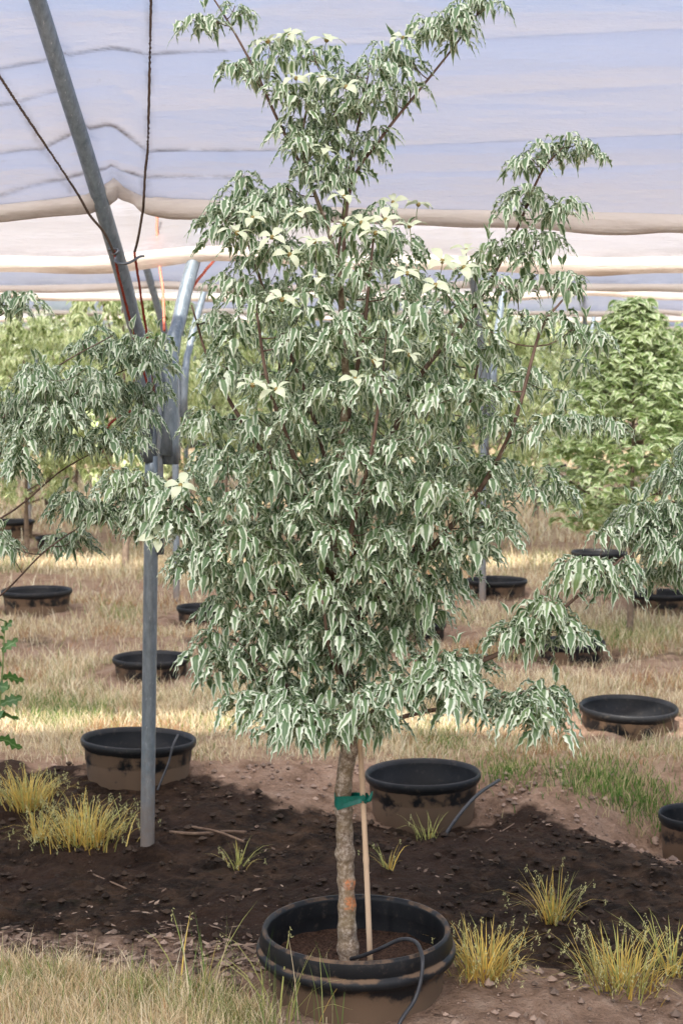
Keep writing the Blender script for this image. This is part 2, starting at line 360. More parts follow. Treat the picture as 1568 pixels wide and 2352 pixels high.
# every pot in the picture: rim centre (u, v), rim width (px), distance, tilt, height of rim over the ground
POT_SPEC = [
    ('main', 818, 2127, 439, 3.75, .0, .165), ('b', 970, 1772, 270, 5.78, .02, .21), ('c', 319, 1694, 266, 6.0, -.05, .15),
    ('d', 1443, 1620, 228, 6.95, .03, .12), ('e', 1600, 1868, 180, 5.62, 0, .2), ('f', 347, 1508, 178, 8.1, 0, .10),
    ('g', 85, 1354, 162, 10.0, 0, .14), ('h', 1310, 1472, 160, 8.7, 0, .13), ('i', 1140, 1330, 142, 10.9, 0, .12),
    ('j', 465, 1392, 120, 9.9, 0, .12), ('k', 1520, 1360, 140, 10.3, 0, .14), ('l', 1375, 1266, 130, 12.4, 0, .10),
    ('m', 25, 1195, 110, 14.5, 0, .15), ('n', 135, 1232, 105, 13.4, 0, .12), ('o', 960, 1428, 130, 9.3, 0, .13),
    ('p', 140, 1140, 80, 17.5, 0, .14), ('q', 1275, 1066, 52, 24.0, 0, .16), ('r', 1330, 1128, 60, 19.5, 0, .14)]
PATCH = []
for k, u, v, wd, d, tl, hh in POT_SPEC:
    p = at(u, v, d); PATCH.append((p.x, p.y, .42 if d > 5 else .5, p.z-hh))
PATCH = [p for p in PATCH]
wet = wetness(X, Y); straw = straw_amount(X, Y)
for (px, py, pr, pz) in PATCH:                          # soil banked or hollowed to each pot
    g = np.exp(-(((X-px)**2+(Y-py)**2)/(.42**2))); g2 = float(gz(px, py)); Z = Z + g*(pz-g2)
PDZ = [(px, py, pz-float(gz(px, py))) for (px, py, pr, pz) in PATCH]
def ground_z(x, y):
    z = gz(x, y)
    for (px, py, dz) in PDZ: z = z+np.exp(-(((x-px)**2+(y-py)**2)/(.42**2)))*dz
    return z
V = np.stack([X, Y, Z], -1).reshape(-1, 3)
# holes in the ground sheet where pots stand are not needed: the pots are deep and opaque
for i, (px, py, pr, pz) in enumerate(PATCH):            # press the soil down inside each pot so that it stays hidden
    r = POT_SPEC[i][3]/FPX*POT_SPEC[i][4]/2
    k = np.hypot(V[:, 0]-px, V[:, 1]-py) < r*.80
    V[k, 2] -= .32
go = obj('ground', mesh_np('ground', V, grid_faces(len(ys), len(xs)), None, {'wet': wet.ravel(), 'straw': straw.ravel()}), M['soil'])
tag(go, 'brown bare soil of the nursery beds, dark and wet around the front pot', None, None, 'structure')

# ------------------------------------------------------------------ tunnel: posts, hoops, film, ropes
PROF = np.array([(0, 1.40), (.06, 1.777), (.115, 1.875), (.175, 1.99), (.26, 2.12), (.36, 2.265), (.44, 2.38), (.54, 2.515), (.66, 2.68), (.76, 2.81), (1.0, 3.04), (1.4, 3.30), (2.0, 3.50), (2.8, 3.57)])
SKEW = .30                                               # the hoops stand a little askew to the rows
BAY = 5.6; LEGS = [5.04-BAY, 5.04, 5.04+BAY, 5.04+2*BAY, 5.04+3*BAY]
def base_h(y): return .03*max(0, y-5.5)
def hoop_curve(y0, y1, n=60):
    """arch from leg row y0 to leg row y1"""
    o = PROF[:, 0]; a = np.stack([y0+o, PROF[:, 1]+base_h(y0)], 1); b = np.stack([y1-o[::-1][1:], PROF[::-1][1:, 1]+base_h(y1)], 1)
    return smooth_path(np.vstack([a, b]), n)
def post(x, row, lean=0.0, label='', main=False):
    y = LEGS[row]; gzv = float(ground_z(x, y)); hb = base_h(y)
    t_ = thing('tunnel_post', (x, y, gzv), label, 'post', 'steel tunnel posts')
    top = 1.40+hb-gzv
    zz = np.linspace(-.1, top, 24); P = np.stack([-lean*(1-np.clip(zz, 0, None)/top), zz*0, zz], 1)
    V, F3, F4, uv = tube(P, .0255, 16); mud = np.concatenate([np.repeat(1.0-np.clip(zz/.55, 0, 1), 16), [1, 0]])
    obj('leg', mesh_np('leg', V, [F3, F4], uv, {'mud': mud*.8+.1}), M['steel'], t_)
    # two sleeves that hold the hoops
    for k, dx in enumerate((-.012, .062)):
        zz = np.linspace(top-.03 if k else top-.02, top+.34, 6); P = np.stack([zz*0+dx, zz*0+(.02 if k else -.0), zz], 1)
        V, F3, F4, uv = tube(P, .031, 16); obj('sleeve', mesh_np('sleeve', V, [F3, F4], uv, {'mud': np.full(len(V), .15)}), M['steel'], t_)
    P = np.stack([np.full(4, .026), np.full(4, .0), np.linspace(top-.35, top+.30, 4)], 1)
    V, F3, F4, uv = tube(P, .014, 10); obj('spacer', mesh_np('spacer', V, [F3, F4], uv, {'mud': np.full(len(V), .5)}), M['steel'], t_)
    return t_
def hoop(x, row, label, dx=0.0, up_to=1.0):
    c = hoop_curve(LEGS[row], LEGS[row+1]); n = int(len(c)*up_to); c = c[:n]
    ya = LEGS[row+1] if dx < 0 else LEGS[row]; P = np.stack([SKEW*(c[:, 0]-ya), c[:, 0]-ya, c[:, 1]], 1)
    V, F3, F4, uv = tube(P, .0262, 16)
    o = obj('hoop_pipe', mesh_np('hoop_pipe', V, [F3, F4], uv, {'mud': np.full(len(V), .05)}), M['steel'], None, (x, ya, 0))
    return tag(o, label, 'pipe', 'steel hoop pipes')
X0 = -.682
post(X0+.012, 1, .03, 'galvanised steel tunnel post with muddy foot standing between two grass tufts', True)
hoop(X0, 0, 'galvanised hoop pipe curving up from the muddy-footed post to the front film', -1)
hoop(X0+.062, 1, 'galvanised hoop pipe leaning right from the muddy-footed post to the second film')
for k, (x, row, where) in enumerate([(-1.24, 2, 'seen low between main tree and muddy-footed post'), (1.06, 2, 'behind the middle of the main crown'), (-3.45, 2, 'beyond the drooping left dogwood'),
        (-3.56, 3, 'beside the yellow-flowered far dogwood'), (-1.77, 3, 'between two far flowering dogwoods'), (.44, 3, 'behind the lower main crown'), (2.74, 3, 'behind the pointed bushy tree'),
        (2.1, 1, 'beside the dogwood reaching in sideways'), (-2.98, 1, 'behind the pot of the drooping dogwood'), (3.84, 4, 'against the dark hedge by the pointed tree'), (-2.0, 4, 'against the hedge past the flowering dogwoods')]):
    post(x, row, 0, 'bare galvanised tunnel post '+where)
    if row < 4: hoop(x+.062, row, 'steel hoop going back from the post '+where)
    if row == 1: hoop(x, 0, 'steel hoop coming forward from the post '+where, -1)

def roll_v_left(u): return np.interp(u, [-400, 0, 100, 200, 245, 262], [525, 512, 500, 488, 468, 446])
def roll_v_right(u): return np.interp(u, [262, 285, 330, 400, 860, 1568, 2400], [446, 470, 492, 502, 518, 536, 550])
ROPE1 = [(347, -60), (347, 0), (345, 112), (340, 328), (334, 392), (330, 465)]
ROPE2 = [(-60, 80), (0, 175), (45, 240), (100, 325), (175, 440), (206, 490)]
def film_bay(row, label, far_o=.37, near_o=.37, nx=120, ns=90, xr=(-4.2, 4.2), detail=False):
    y0, y1 = LEGS[row], LEGS[row+1]; c = hoop_curve(y0, y1, 400)
    s0 = int(np.argmin(np.abs(c[:200, 0]-(y0+near_o)))); s1 = 200+int(np.argmin(np.abs(c[200:, 0]-(y1-far_o))))
    if detail: xsv = np.unique(np.concatenate([np.linspace(xr[0], -1.4, 16), np.linspace(-1.4, 1.45, 170), np.linspace(1.45, xr[1], 16)]))
    else: xsv = np.linspace(*xr, nx)
    ss = np.linspace(s0, s1, ns)
    # nicer density at the far (visible) side
    if detail: ss = s1-(s1-s0)*(np.linspace(0, 1, ns)[::-1]**1.5)
    yc = np.interp(ss, np.arange(400), c[:, 0]); zc = np.interp(ss, np.arange(400), c[:, 1])
    tn = np.gradient(np.stack([yc, zc], 1), axis=0); tn /= np.linalg.norm(tn, axis=1)[:, None]; nrm = np.stack([-tn[:, 1], tn[:, 0]], 1)  # outward (up)
    XX, SS = np.meshgrid(xsv, np.arange(ns)); arc = np.concatenate([[0], np.cumsum(np.hypot(np.diff(yc), np.diff(zc)))]); A = arc[SS]
    # soft folds along the tunnel, wandering slowly
    wv = A*1.0+.10*fbm(XX*.8+7*row, A*1.2, 61+row, 3)+.05*XX*np.sin(A*2)*.5
    disp = .030
    D = .016*np.sin(wv*22+1.5*np.sin(XX*.9))*fbm(XX*.9, A*2, 71, 2)+.030*(fbm(XX*.55+5, A*6.5, 81+row, 4)-.5)+.016*(fbm(XX*1.6+3, A*20, 91, 4)-.5)
    # sag between hoops
    hxs = np.array([X0, 2.1, -2.98]) if row == 0 else np.array([-1.2, 1.15, -3.5, 3.5])
    hx = np.min(np.abs(XX[..., None]-SKEW*(yc[SS]-y1)[..., None]-hxs), -1)
    D = D - .055*sstep(0, .6, hx)+.034
    dirt = np.zeros_like(A)
    if detail:
        uu, vv, dp = project(np.stack([XX, yc[SS], zc[SS]], -1))
        for R in (ROPE1, ROPE2):
            R = np.array(R, float); ru = np.interp(vv, R[:, 1], R[:, 0]); dx = (uu-ru)/FPX*dp
            D = D-.030*np.exp(-np.abs(dx)/.06)*sstep(520, 430, vv*0+400)
            dirt = np.maximum(dirt, .45*np.exp(-(dx/.012)**2))
        # creases crossing the ropes
        for vc, depth, u1 in ((112, .02, 520), (328, .03, 760), (392, .012, 560), (240, .012, 160)):
            cu = np.array([-300, 0, 100, 190, 262, 345, 700, 1568])
            sh = {112: [60, 40, 30, 10, -4, 0, -18, -60], 328: [20, 8, -3, -33, -40, 0, -6, -45], 392: [30, 25, 10, 0, 0, 0, -8, -40], 240: [0, 0, -20, -30, -40, 10, -10, -60]}[vc]
            dv = (vv-(vc+np.interp(uu, cu, sh)))/FPX*dp
            D = D-depth*np.exp(-np.abs(dv)/.025)
            dirt = np.maximum(dirt, np.exp(-(dv/.0055)**2)*np.where((uu < u1) & (uu > -200), 1, .0)*(.55+.6*np.exp(-np.abs(uu-345)/200)))
        rv = np.where(uu < 262, roll_v_left(uu), roll_v_right(uu))-45
        dirt = np.maximum(dirt, .5*sstep(-45, 10, vv-rv)*fbm(XX*3, A*20, 5, 3))
    else:
        dirt = .4*np.exp(-(A/.05)**2)+.4*np.exp(-((arc[-1]-A)/.05)**2)
    D = np.where(hx < .03, np.maximum(D, .03), D)
    P = np.stack([XX, yc[SS]+nrm[SS, 0]*D, zc[SS]+nrm[SS, 1]*D], -1)
    if detail:   # sag of the free hem to the line of the roll
        uu, vv, dp = project(P[-1]); want = np.where(uu < 262, roll_v_left(uu), roll_v_right(uu))-40
        dz = -(want-vv)/FPX*dp; k = (np.linspace(0, 1, ns)**9)[:, None]; P[..., 2] += k*dz[None]
    root = obj('film_sheet', mesh_np('film_sheet', P.reshape(-1, 3), grid_faces(ns, len(xsv)), None, {'dirt': dirt.ravel()}), M['film'])
    tag(root, label, 'film', 'film covers of the tunnel bays')
    for end in (0, -1):
        E = P[end].copy(); r0 = .036
        rr = r0*(.9 if row == 0 else .8)*(1+.25*(fbm(xsv*2.2, xsv*0+end, 7+row, 3)-.5)*2)
        if detail and end == -1: rr = rr*(1-.45*np.exp(-((xsv-X0)/.05)**2))*np.interp(xsv, [-1.4, -.7, .3, 1.4], [1.0, .95, .9, 1.1])
        E[:, 2] -= rr*.75
        if detail and end == -1: E[:, 1] += .012+.05*np.exp(-((xsv-X0)/.05)**2)
        ns2 = 14; V, F3, F4, uv = tube(E, rr, ns2)
        a = np.arange(ns2)/ns2*2*math.pi; rip = .10*np.sin(3*a[None]+xsv[:, None]*4)+.55*(fbm(xsv[:, None]*2.5, a[None]*2.4, 3, 4)-.5)
        Vr = V[:-2].reshape(len(E), ns2, 3); Vr = E[:, None]+(Vr-E[:, None])*(1+rip[..., None]); V = np.vstack([Vr.reshape(-1, 3), V[-2:]])
        dd = np.clip((E[:, None, 2]-Vr[..., 2])/r0, 0, 1)*.9*fbm(xsv[:, None]*1.5, a[None], 8, 3)*1.4+.15*fbm(xsv[:, None]*2, a[None]*2, 9, 2)
        obj('rolled_edge', mesh_np('rolled_edge', V, [F3, F4], uv, {'dirt': np.concatenate([dd.ravel(), [0, 0]])}), M['roll'], root)
    return root, c
film_bay(0, 'translucent white polythene film over the front bay, crossed by brown ropes', detail=True, ns=400)
film_bay(1, 'white polythene film of the second bay behind the leaning steel pipe', far_o=.40, near_o=.27, xr=(-6, 6))
film_bay(2, 'white polythene film of the third bay above the yellow-flowered trees', far_o=.43, near_o=.40, xr=(-8, 8))
film_bay(3, 'pale film of the farthest bay just above the green hedge', far_o=.43, near_o=.42, xr=(-10, 10))

def on_film(u, v, drop=.072):
    c = hoop_curve(LEGS[0], LEGS[1], 400)[200:]; tg = np.gradient(c, axis=0); tg /= np.linalg.norm(tg, axis=1)[:, None]
    c = c-drop*np.stack([-tg[:, 1], tg[:, 0]], 1)
    uu, vv, dp = project(np.stack([np.zeros(200), c[:, 0], c[:, 1]], 1))
    i = int(np.argmin(np.abs(vv-v))); return np.array([(u-784)/FPX*dp[i], c[i, 0], c[i, 1]])
def rope(name, pts, mat_, r, label, n=None):
    P = smooth_path(pts, n or 80); o = tube_obj(name, P, r, mat_, None, 6, None, 3, 260); return tag(o, label, 'rope', 'tunnel ropes')
hook1 = at(262, 575, 4.62); hook2 = at(318, 585, 4.60)
rope('rope', [on_film(*p) for p in ROPE1]+[at(327, 492, 4.66), at(318, 545, 4.70), at(309, 580, 4.74)], M['rope_brown'], .0042, 'brown rope hanging straight down the front film to the steel hook', 140)
rope('rope', [on_film(*p) for p in ROPE2]+[at(240, 535, 4.68), at(262, 580, 4.72)], M['rope_brown'], .0042, 'brown rope slanting across the left part of the front film', 140)
rope('rope', [at(262, 575, 4.72), at(272, 630, 4.76), at(290, 700, 4.82), at(304, 757, 4.88), at(330, 850, 4.95), at(352, 940, 4.98)], M['rope_red'], .0045, 'dark red rope hanging beside the steel pipe from the wire hook')
rope('rope', [at(309, 580, 4.73), at(318, 640, 4.78), at(330, 720, 4.85), at(338, 770, 4.89), at(350, 860, 4.9), at(356, 940, 4.96)], M['rope_red'], .0045, 'dark red rope running down the face of the steel pipe')
rope('rope', [at(356, 935, 4.97), at(340, 942, 4.95), at(300, 945, 4.9), at(272, 958, 4.85), at(247, 984, 4.8), at(235, 1040, 4.85)], M['rope_red'], .0045, 'dark red rope end slanting away from the post into the leaves')
rope('rope', [at(361, 480, 5.36), at(362, 560, 5.33), at(368, 620, 5.28), at(375, 672, 5.22), at(378, 760, 5.16)], M['rope_orange'], .0055, 'bright orange rope hanging straight behind the leaning pipe')
rope('rope', [at(560, 490, 5.42), at(525, 555, 5.4), at(490, 600, 5.36), at(450, 650, 5.30), at(420, 700, 5.25), at(408, 725, 5.22), at(400, 760, 5.18)], M['rope_orange'], .006, 'bright orange rope slanting down toward the leaning pipe')
hk = tube_obj('wire_hook', [at(250, 574, 4.74), at(262, 571, 4.73), at(272, 575, 4.72), at(266, 583, 4.72), at(258, 583, 4.74), at(266, 590, 4.73), at(266, 600, 4.72), at(280, 606, 4.70), at(300, 602, 4.70), at(320, 590, 4.74), at(330, 588, 4.79)], .0045, M['wire'], None, 8, 70)
tag(hk, 'bent grey wire hook wrapped around the steel pipe', 'hook')

# ------------------------------------------------------------------ pots
def pot_mesh_profile(r, double):
    """outside from the bottom up, over the rim and down inside"""
    d = .40
    if double:
        out = [(r*.80, -d), (r*.93, -.16), (r*.955, -.10), (r*1.00, -.078), (r*1.062, -.070), (r*1.072, -.060), (r*1.066, -.048), (r*1.035, -.045), (r*1.03, -.041), (r*1.04, -.038), (r*1.012, -.006), (r*1.0, .001), (r*.975, .001), (r*.955, -.007)]
        z = -.012
        ins = []
        for k in range(5): ins += [(r*.945, z), (r*.953, z-.004)]; z -= .009
        ins += [(r*.93, -.09), (r*.90, -.2), (r*.84, -.38)]
    else:
        out = [(r*.78, -d), (r*.885, -.13), (r*.90, -.10), (r*.90, -.096), (r*.912, -.09), (r*.925, -.045), (r*.96, -.034), (r*.985, -.028), (r*1.0, -.017), (r*.995, -.004), (r*.975, .002), (r*.945, -.004), (r*.925, -.018)]
        ins = [(r*.905, -.075), (r*.896, -.078), (r*.893, -.098), (r*.884, -.101), (r*.85, -.22), (r*.80, -.34), (r*.0, -.345)]
    return out, ins
GROUP_POT = 'empty black pots set in the soil'
def pot(u, v, wd, d, tilt, hh, label, double=False, group=None, seed=0):
    c = at(u, v, d); r = wd/FPX*d/2
    t_ = thing('nursery_pot', c, label, 'pot', group); t_.rotation_euler = (0, tilt, seed*1.3)
    out, ins = pot_mesh_profile(r, double); k = len(out)-(4 if double else 7)
    def part(name, prof, mudf, wob=.006):
        V, F4 = lathe(prof, 64, wob, seed); mud = np.repeat([mudf(p) for p in prof], 64)
        return obj(name, mesh_np(name, V, F4, None, {'mud': mud}), M['plastic'], t_)
    part('outer_wall', out[:k+1], lambda p: np.interp(p[1], [-.4, -.2, -.12, -.06, -.045, -.03], [1, .95, .72, .30, .62, .14]))
    part('rim', out[k:], lambda p: .52 if double else .16)
    part('inner_wall', [out[-1]]+ins, lambda p: np.interp(p[1], [-.35, -.2, 0], [.5, .15, .12]))
    return t_, c, r
mp, mc, mr = pot(818, 2127, 439, 3.75, 0, .3, 'big black nursery pot with muddy sides holding the variegated tree', True, None, 1)
# soil in the main pot
a = np.linspace(0, 2*math.pi, 49)[:-1]; rr_ = np.linspace(0, mr*.93, 16)
RR, AA = np.meshgrid(rr_, a, indexing='ij'); sx, sy = RR*np.cos(AA), RR*np.sin(AA)
sz = -.093+.02*(fbm(sx*20+3, sy*20, 5, 4)-.5)+.012*(fbm(sx*70, sy*70, 6, 2)-.5)
F = []
for i in range(15):
    for j in range(48): F.append((i*48+j, i*48+(j+1) % 48, (i+1)*48+(j+1) % 48, (i+1)*48+j))
obj('potting_soil', mesh_np('potting_soil', np.stack([sx, sy, sz], -1).reshape(-1, 3), np.array(F)), M['potsoil'], mp)
POT_LABELS = {'b': 'deep black empty pot with muddy side behind the tree trunk', 'c': 'deep black empty pot behind the steel post',
    'd': 'wide black empty pot low in the straw grass, below the drooping low branch', 'e': 'black empty pot sunk in pale soil beside the dry bank',
    'f': 'black empty pot half hidden by straw grass behind the steel post', 'g': 'black empty pot alone on the pale grass left of the steel post',
    'h': 'black empty pot right behind the tip of the low branch', 'i': 'black empty pot behind the right edge of the crown in rusty weeds',
    'j': 'black empty pot half hidden behind the left edge of the crown', 'k': 'black pot with a thin bamboo cane standing in it',
    'l': 'distant black pot in dark weeds below the bushy pale tree', 'm': 'distant black pot in dark weeds under the left tree',
    'n': 'distant black pot just below the lowest left branch', 'o': 'black empty pot mostly hidden under the low right leaves',
    'p': 'small far black pot at the foot of a taped tree', 'q': 'tiny far black pot on pale soil', 'r': 'small far black pot under the bushy pale tree'}
for i, (k, u, v, wd, d, tl, hh) in enumerate(POT_SPEC[1:]):
    pot(u, v, wd, d, tl, hh, POT_LABELS[k], False, GROUP_POT, i+2)
# hoses
def hose(pts, r, label): return tag(tube_obj('irrigation_hose', pts, r, M['hose'], None, 8, 60), label, 'hose')
hose([at(790, 2205, 3.76), at(830, 2196, 3.70), at(870, 2180, 3.66), at(920, 2158, 3.62), at(952, 2162, 3.585), at(966, 2185, 3.545), at(970, 2215, 3.51), at(964, 2260, 3.49), at(950, 2300, 3.47), at(920, 2345, 3.43), at(900, 2400, 3.40)], .0052, 'black irrigation hose looping from the tree pot over its rim')
hose([at(1145, 1792, 5.85), at(1100, 1822, 5.6), at(1065, 1858, 5.45), at(1030, 1905, 5.36), at(1020, 1925, 5.34)], .007, 'black irrigation hose leaning on the empty pot behind the trunk')
hose([at(409, 1688, 5.85), at(398, 1712, 5.78), at(388, 1750, 5.75), at(372, 1790, 5.72), at(362, 1815, 5.70)], .005, 'thin black hose hanging over the pot behind the steel post')
ck = tube_obj('bamboo_cane', [at(1503, 1365, 10.3), at(1501, 1300, 10.3), at(1499, 1190, 10.3)], .012, M['bamboo'], None, 8, 12); tag(ck, 'thin bamboo cane standing in a distant black pot', 'stake')

# ------------------------------------------------------------------ leaves
def leaf_variant(seed, L=.105, W=.0165, segs=10, e0=.5, e1=-1.5, bend=.38, waves=4.6, amp=.34, pet=.016, us=(-1, -.66, 0, .66, 1), fold=.3, curl=0.0):
    r = random.Random(seed); n = segs+1; cols = len(us)
    tt = np.linspace(0, 1, n)**.95
    wprof = np.interp(tt, [0, .05, .13, .24, .38, .52, .63, .73, .82, .91, 1], [.06, .34, .72, .95, 1, .88, .64, .36, .18, .09, .0])*W
    f = np.clip(tt/bend, 0, 1); f = f*f*(3-2*f)
    th = e0+(e1-e0)*f+curl*np.clip((tt-.6)/.4, 0, 1)+.10*np.sin(tt*5+seed)
    ds = np.diff(tt)*L; dx = np.cos(th); dz = np.sin(th)
    x = np.concatenate([[0], np.cumsum((dx[1:]+dx[:-1])/2*ds)]); z = np.concatenate([[0], np.cumsum((dz[1:]+dz[:-1])/2*ds)])
    x += pet*math.cos(e0); z += pet*math.sin(e0)
    side = .06*np.sin(tt*3+r.random()*6)*L*tt
    nx, nz = -np.sin(th), np.cos(th)                        # upper normal
    V = []; UV = []
    ph = [r.random()*6.28, r.random()*6.28]; wn = waves*(1+.25*(r.random()-.5)); tws = r.uniform(-.5, .5)
    for i in range(n):
        for u in us:
            k = 0 if u < 0 else 1; e = max(0, (abs(u)-.3)/.7)**1.3; c_ = wn*6.283*tt[i]+ph[k]
            body = wprof[i]/W; wv = amp*W*e*math.sin(c_+r.uniform(-.6, .6))*(body**.6)
            off = wv - fold*wprof[i]*abs(u)*(1+.2*r.uniform(-1, 1))+tws*wprof[i]*u*tt[i]
            lat = wprof[i]*u*(1+.16*e*math.cos(c_+.8))+side[i]
            V.append((x[i]+nx[i]*off, lat, z[i]+nz[i]*off)); UV.append(((u+1)/2, tt[i]))
    F = grid_faces(n, cols)
    V = np.array(V); UV = np.array(UV)
    pv = np.array([(0, -.0011, 0), (0, .0011, 0), (x[0], .0011, z[0]), (x[0], -.0011, z[0])]); F = np.vstack([F, np.array([[0, 1, 2, 3]])+len(V)])
    V = np.vstack([V, pv]); UV = np.vstack([UV, np.full((4, 2), (.5, .5))])
    return V, F, UV, r.random()
HANG = [leaf_variant(i, .070+.020*((i*37) % 10)/10, .0076+.0036*((i*53) % 10)/10, segs=9, e0=.45+.6*((i*29) % 10)/10, e1=-.95-.45*((i*71) % 10)/10, bend=.34+.24*((i*13) % 10)/10, fold=.1+.5*((i*17) % 10)/10, amp=.45+.45*((i*19) % 10)/10, curl=-.55+.4*((i*7) % 10)/10, pet=.010+.014*((i*41) % 10)/10) for i in range(16)]
WIDE = [leaf_variant(40+i, .080, .0115+.0013*(i % 3), e0=.6, e1=-1.0-.1*i, bend=.40, fold=.2+.06*i, amp=.40, pet=.018, curl=-.4) for i in range(6)]
S3 = (-1, 0, 1)
UPR = [leaf_variant(60+i, .06, .010, e0=1.35, e1=.7-.3*i, bend=1.0, fold=-.5, amp=.15, segs=6, us=S3) for i in range(3)]
FARL = [leaf_variant(80+i, .125, .024, segs=5, e0=.4, e1=-1.2-.2*(i % 3), bend=.5, amp=.25, us=S3, fold=.3, waves=1.2) for i in range(6)]
BUSHL = [leaf_variant(90+i, .125, .033, segs=4, e0=.35, e1=-.7-.25*(i % 3), bend=.8, amp=.12, us=S3, fold=.2, waves=1.2) for i in range(6)]
LEAF_MESH = {}
def leaf_mesh(kind, i):
    k = (kind, i)
    if k not in LEAF_MESH:
        V, F, UV, r = {'h': HANG, 'w': WIDE, 'u': UPR}[kind][i]
        LEAF_MESH[k] = mesh_np('leaf', V, F, UV, {'rnd': np.full(len(V), r)}); LEAF_MESH[k].materials.append(M['leaf'])
    return LEAF_MESH[k]
def lmat(p, az, tilt, roll, s):
    return Matrix.Translation(p) @ Matrix.Rotation(az, 4, 'Z') @ Matrix.Rotation(tilt, 4, 'Y') @ Matrix.Rotation(roll, 4, 'X') @ Matrix.Scale(s, 4)
def cluster_leaves(p, r, size=1.0, n=None, young=.15, wide=.2, toward=None):
    """a mop of hanging leaves in opposite pairs below a shoot tip -> list (kind, variant, matrix)"""
    out = []; n = n or r.randint(9, 13); az0 = r.random()*6.28
    for k in range(n):
        zo = -.0050*k*size; az = az0+k*1.571+r.uniform(-.45, .45)
        for sgn in (0, math.pi):
            s = size*(.62+.40*min(1, (k+1)/4))*r.uniform(.80, 1.10)
            kind, i = ('w', r.randrange(6)) if r.random() < wide else ('h', r.randrange(16))
            a = az+sgn+r.uniform(-.3, .3); ro = .0027*k*size
            q = Vector((p[0]+math.cos(a)*ro+r.uniform(-.007, .007), p[1]+math.sin(a)*ro+r.uniform(-.007, .007), p[2]+zo+r.uniform(-.006, .006)))
            out.append((kind, i, lmat(q, a, r.gauss(0, .12)-.015*k, r.gauss(0, .17), s)))
    if r.random() < young:
        a = r.random()*6.28
        for sgn in (0, math.pi): out.append(('u', r.randrange(3), lmat(Vector(p)+Vector((0, 0, .012)), a+sgn, r.uniform(-.2, .2), 0, size*r.uniform(.7, 1.0))))
    return out
class Skeleton:
    """branches as chains; shoots attach to the nearest fitting node"""
    def __init__(s): s.P = []; s.limb = []; s.R = []; s.chains = []
    def chain(s, pts, r0, r1, limb, n=None):
        P = smooth_path(pts, n or max(6, int(len(pts)*5))); R = np.linspace(r0, r1, len(P))
        s.chains.append((P, R, limb))
        for p, q in zip(P, R): s.P.append(p); s.limb.append(limb); s.R.append(q)
    def attach(s, p, r):
        A = np.array(s.P); d = A-np.asarray(p); dist = np.linalg.norm(d, axis=1)
        cost = dist+np.where(d[:, 2] > -.02, (d[:, 2]+.02)*2.2, 0)+.02*(np.array(s.limb) == 0)
        i = int(np.argmin(cost)); a = A[i]; b = np.asarray(p, float); L = np.linalg.norm(b-a)
        m1 = a+(b-a)*.5; m1[2] -= .10*L; m1 += np.array([r.uniform(-1, 1), r.uniform(-1, 1), 0])*.05*L
        rr = min(s.R[i]*.75, .0014+.006*L); s.chain([a, m1, b+np.array([0, 0, .002])], rr, .0011, s.limb[i], max(4, int(L/.035)+2))
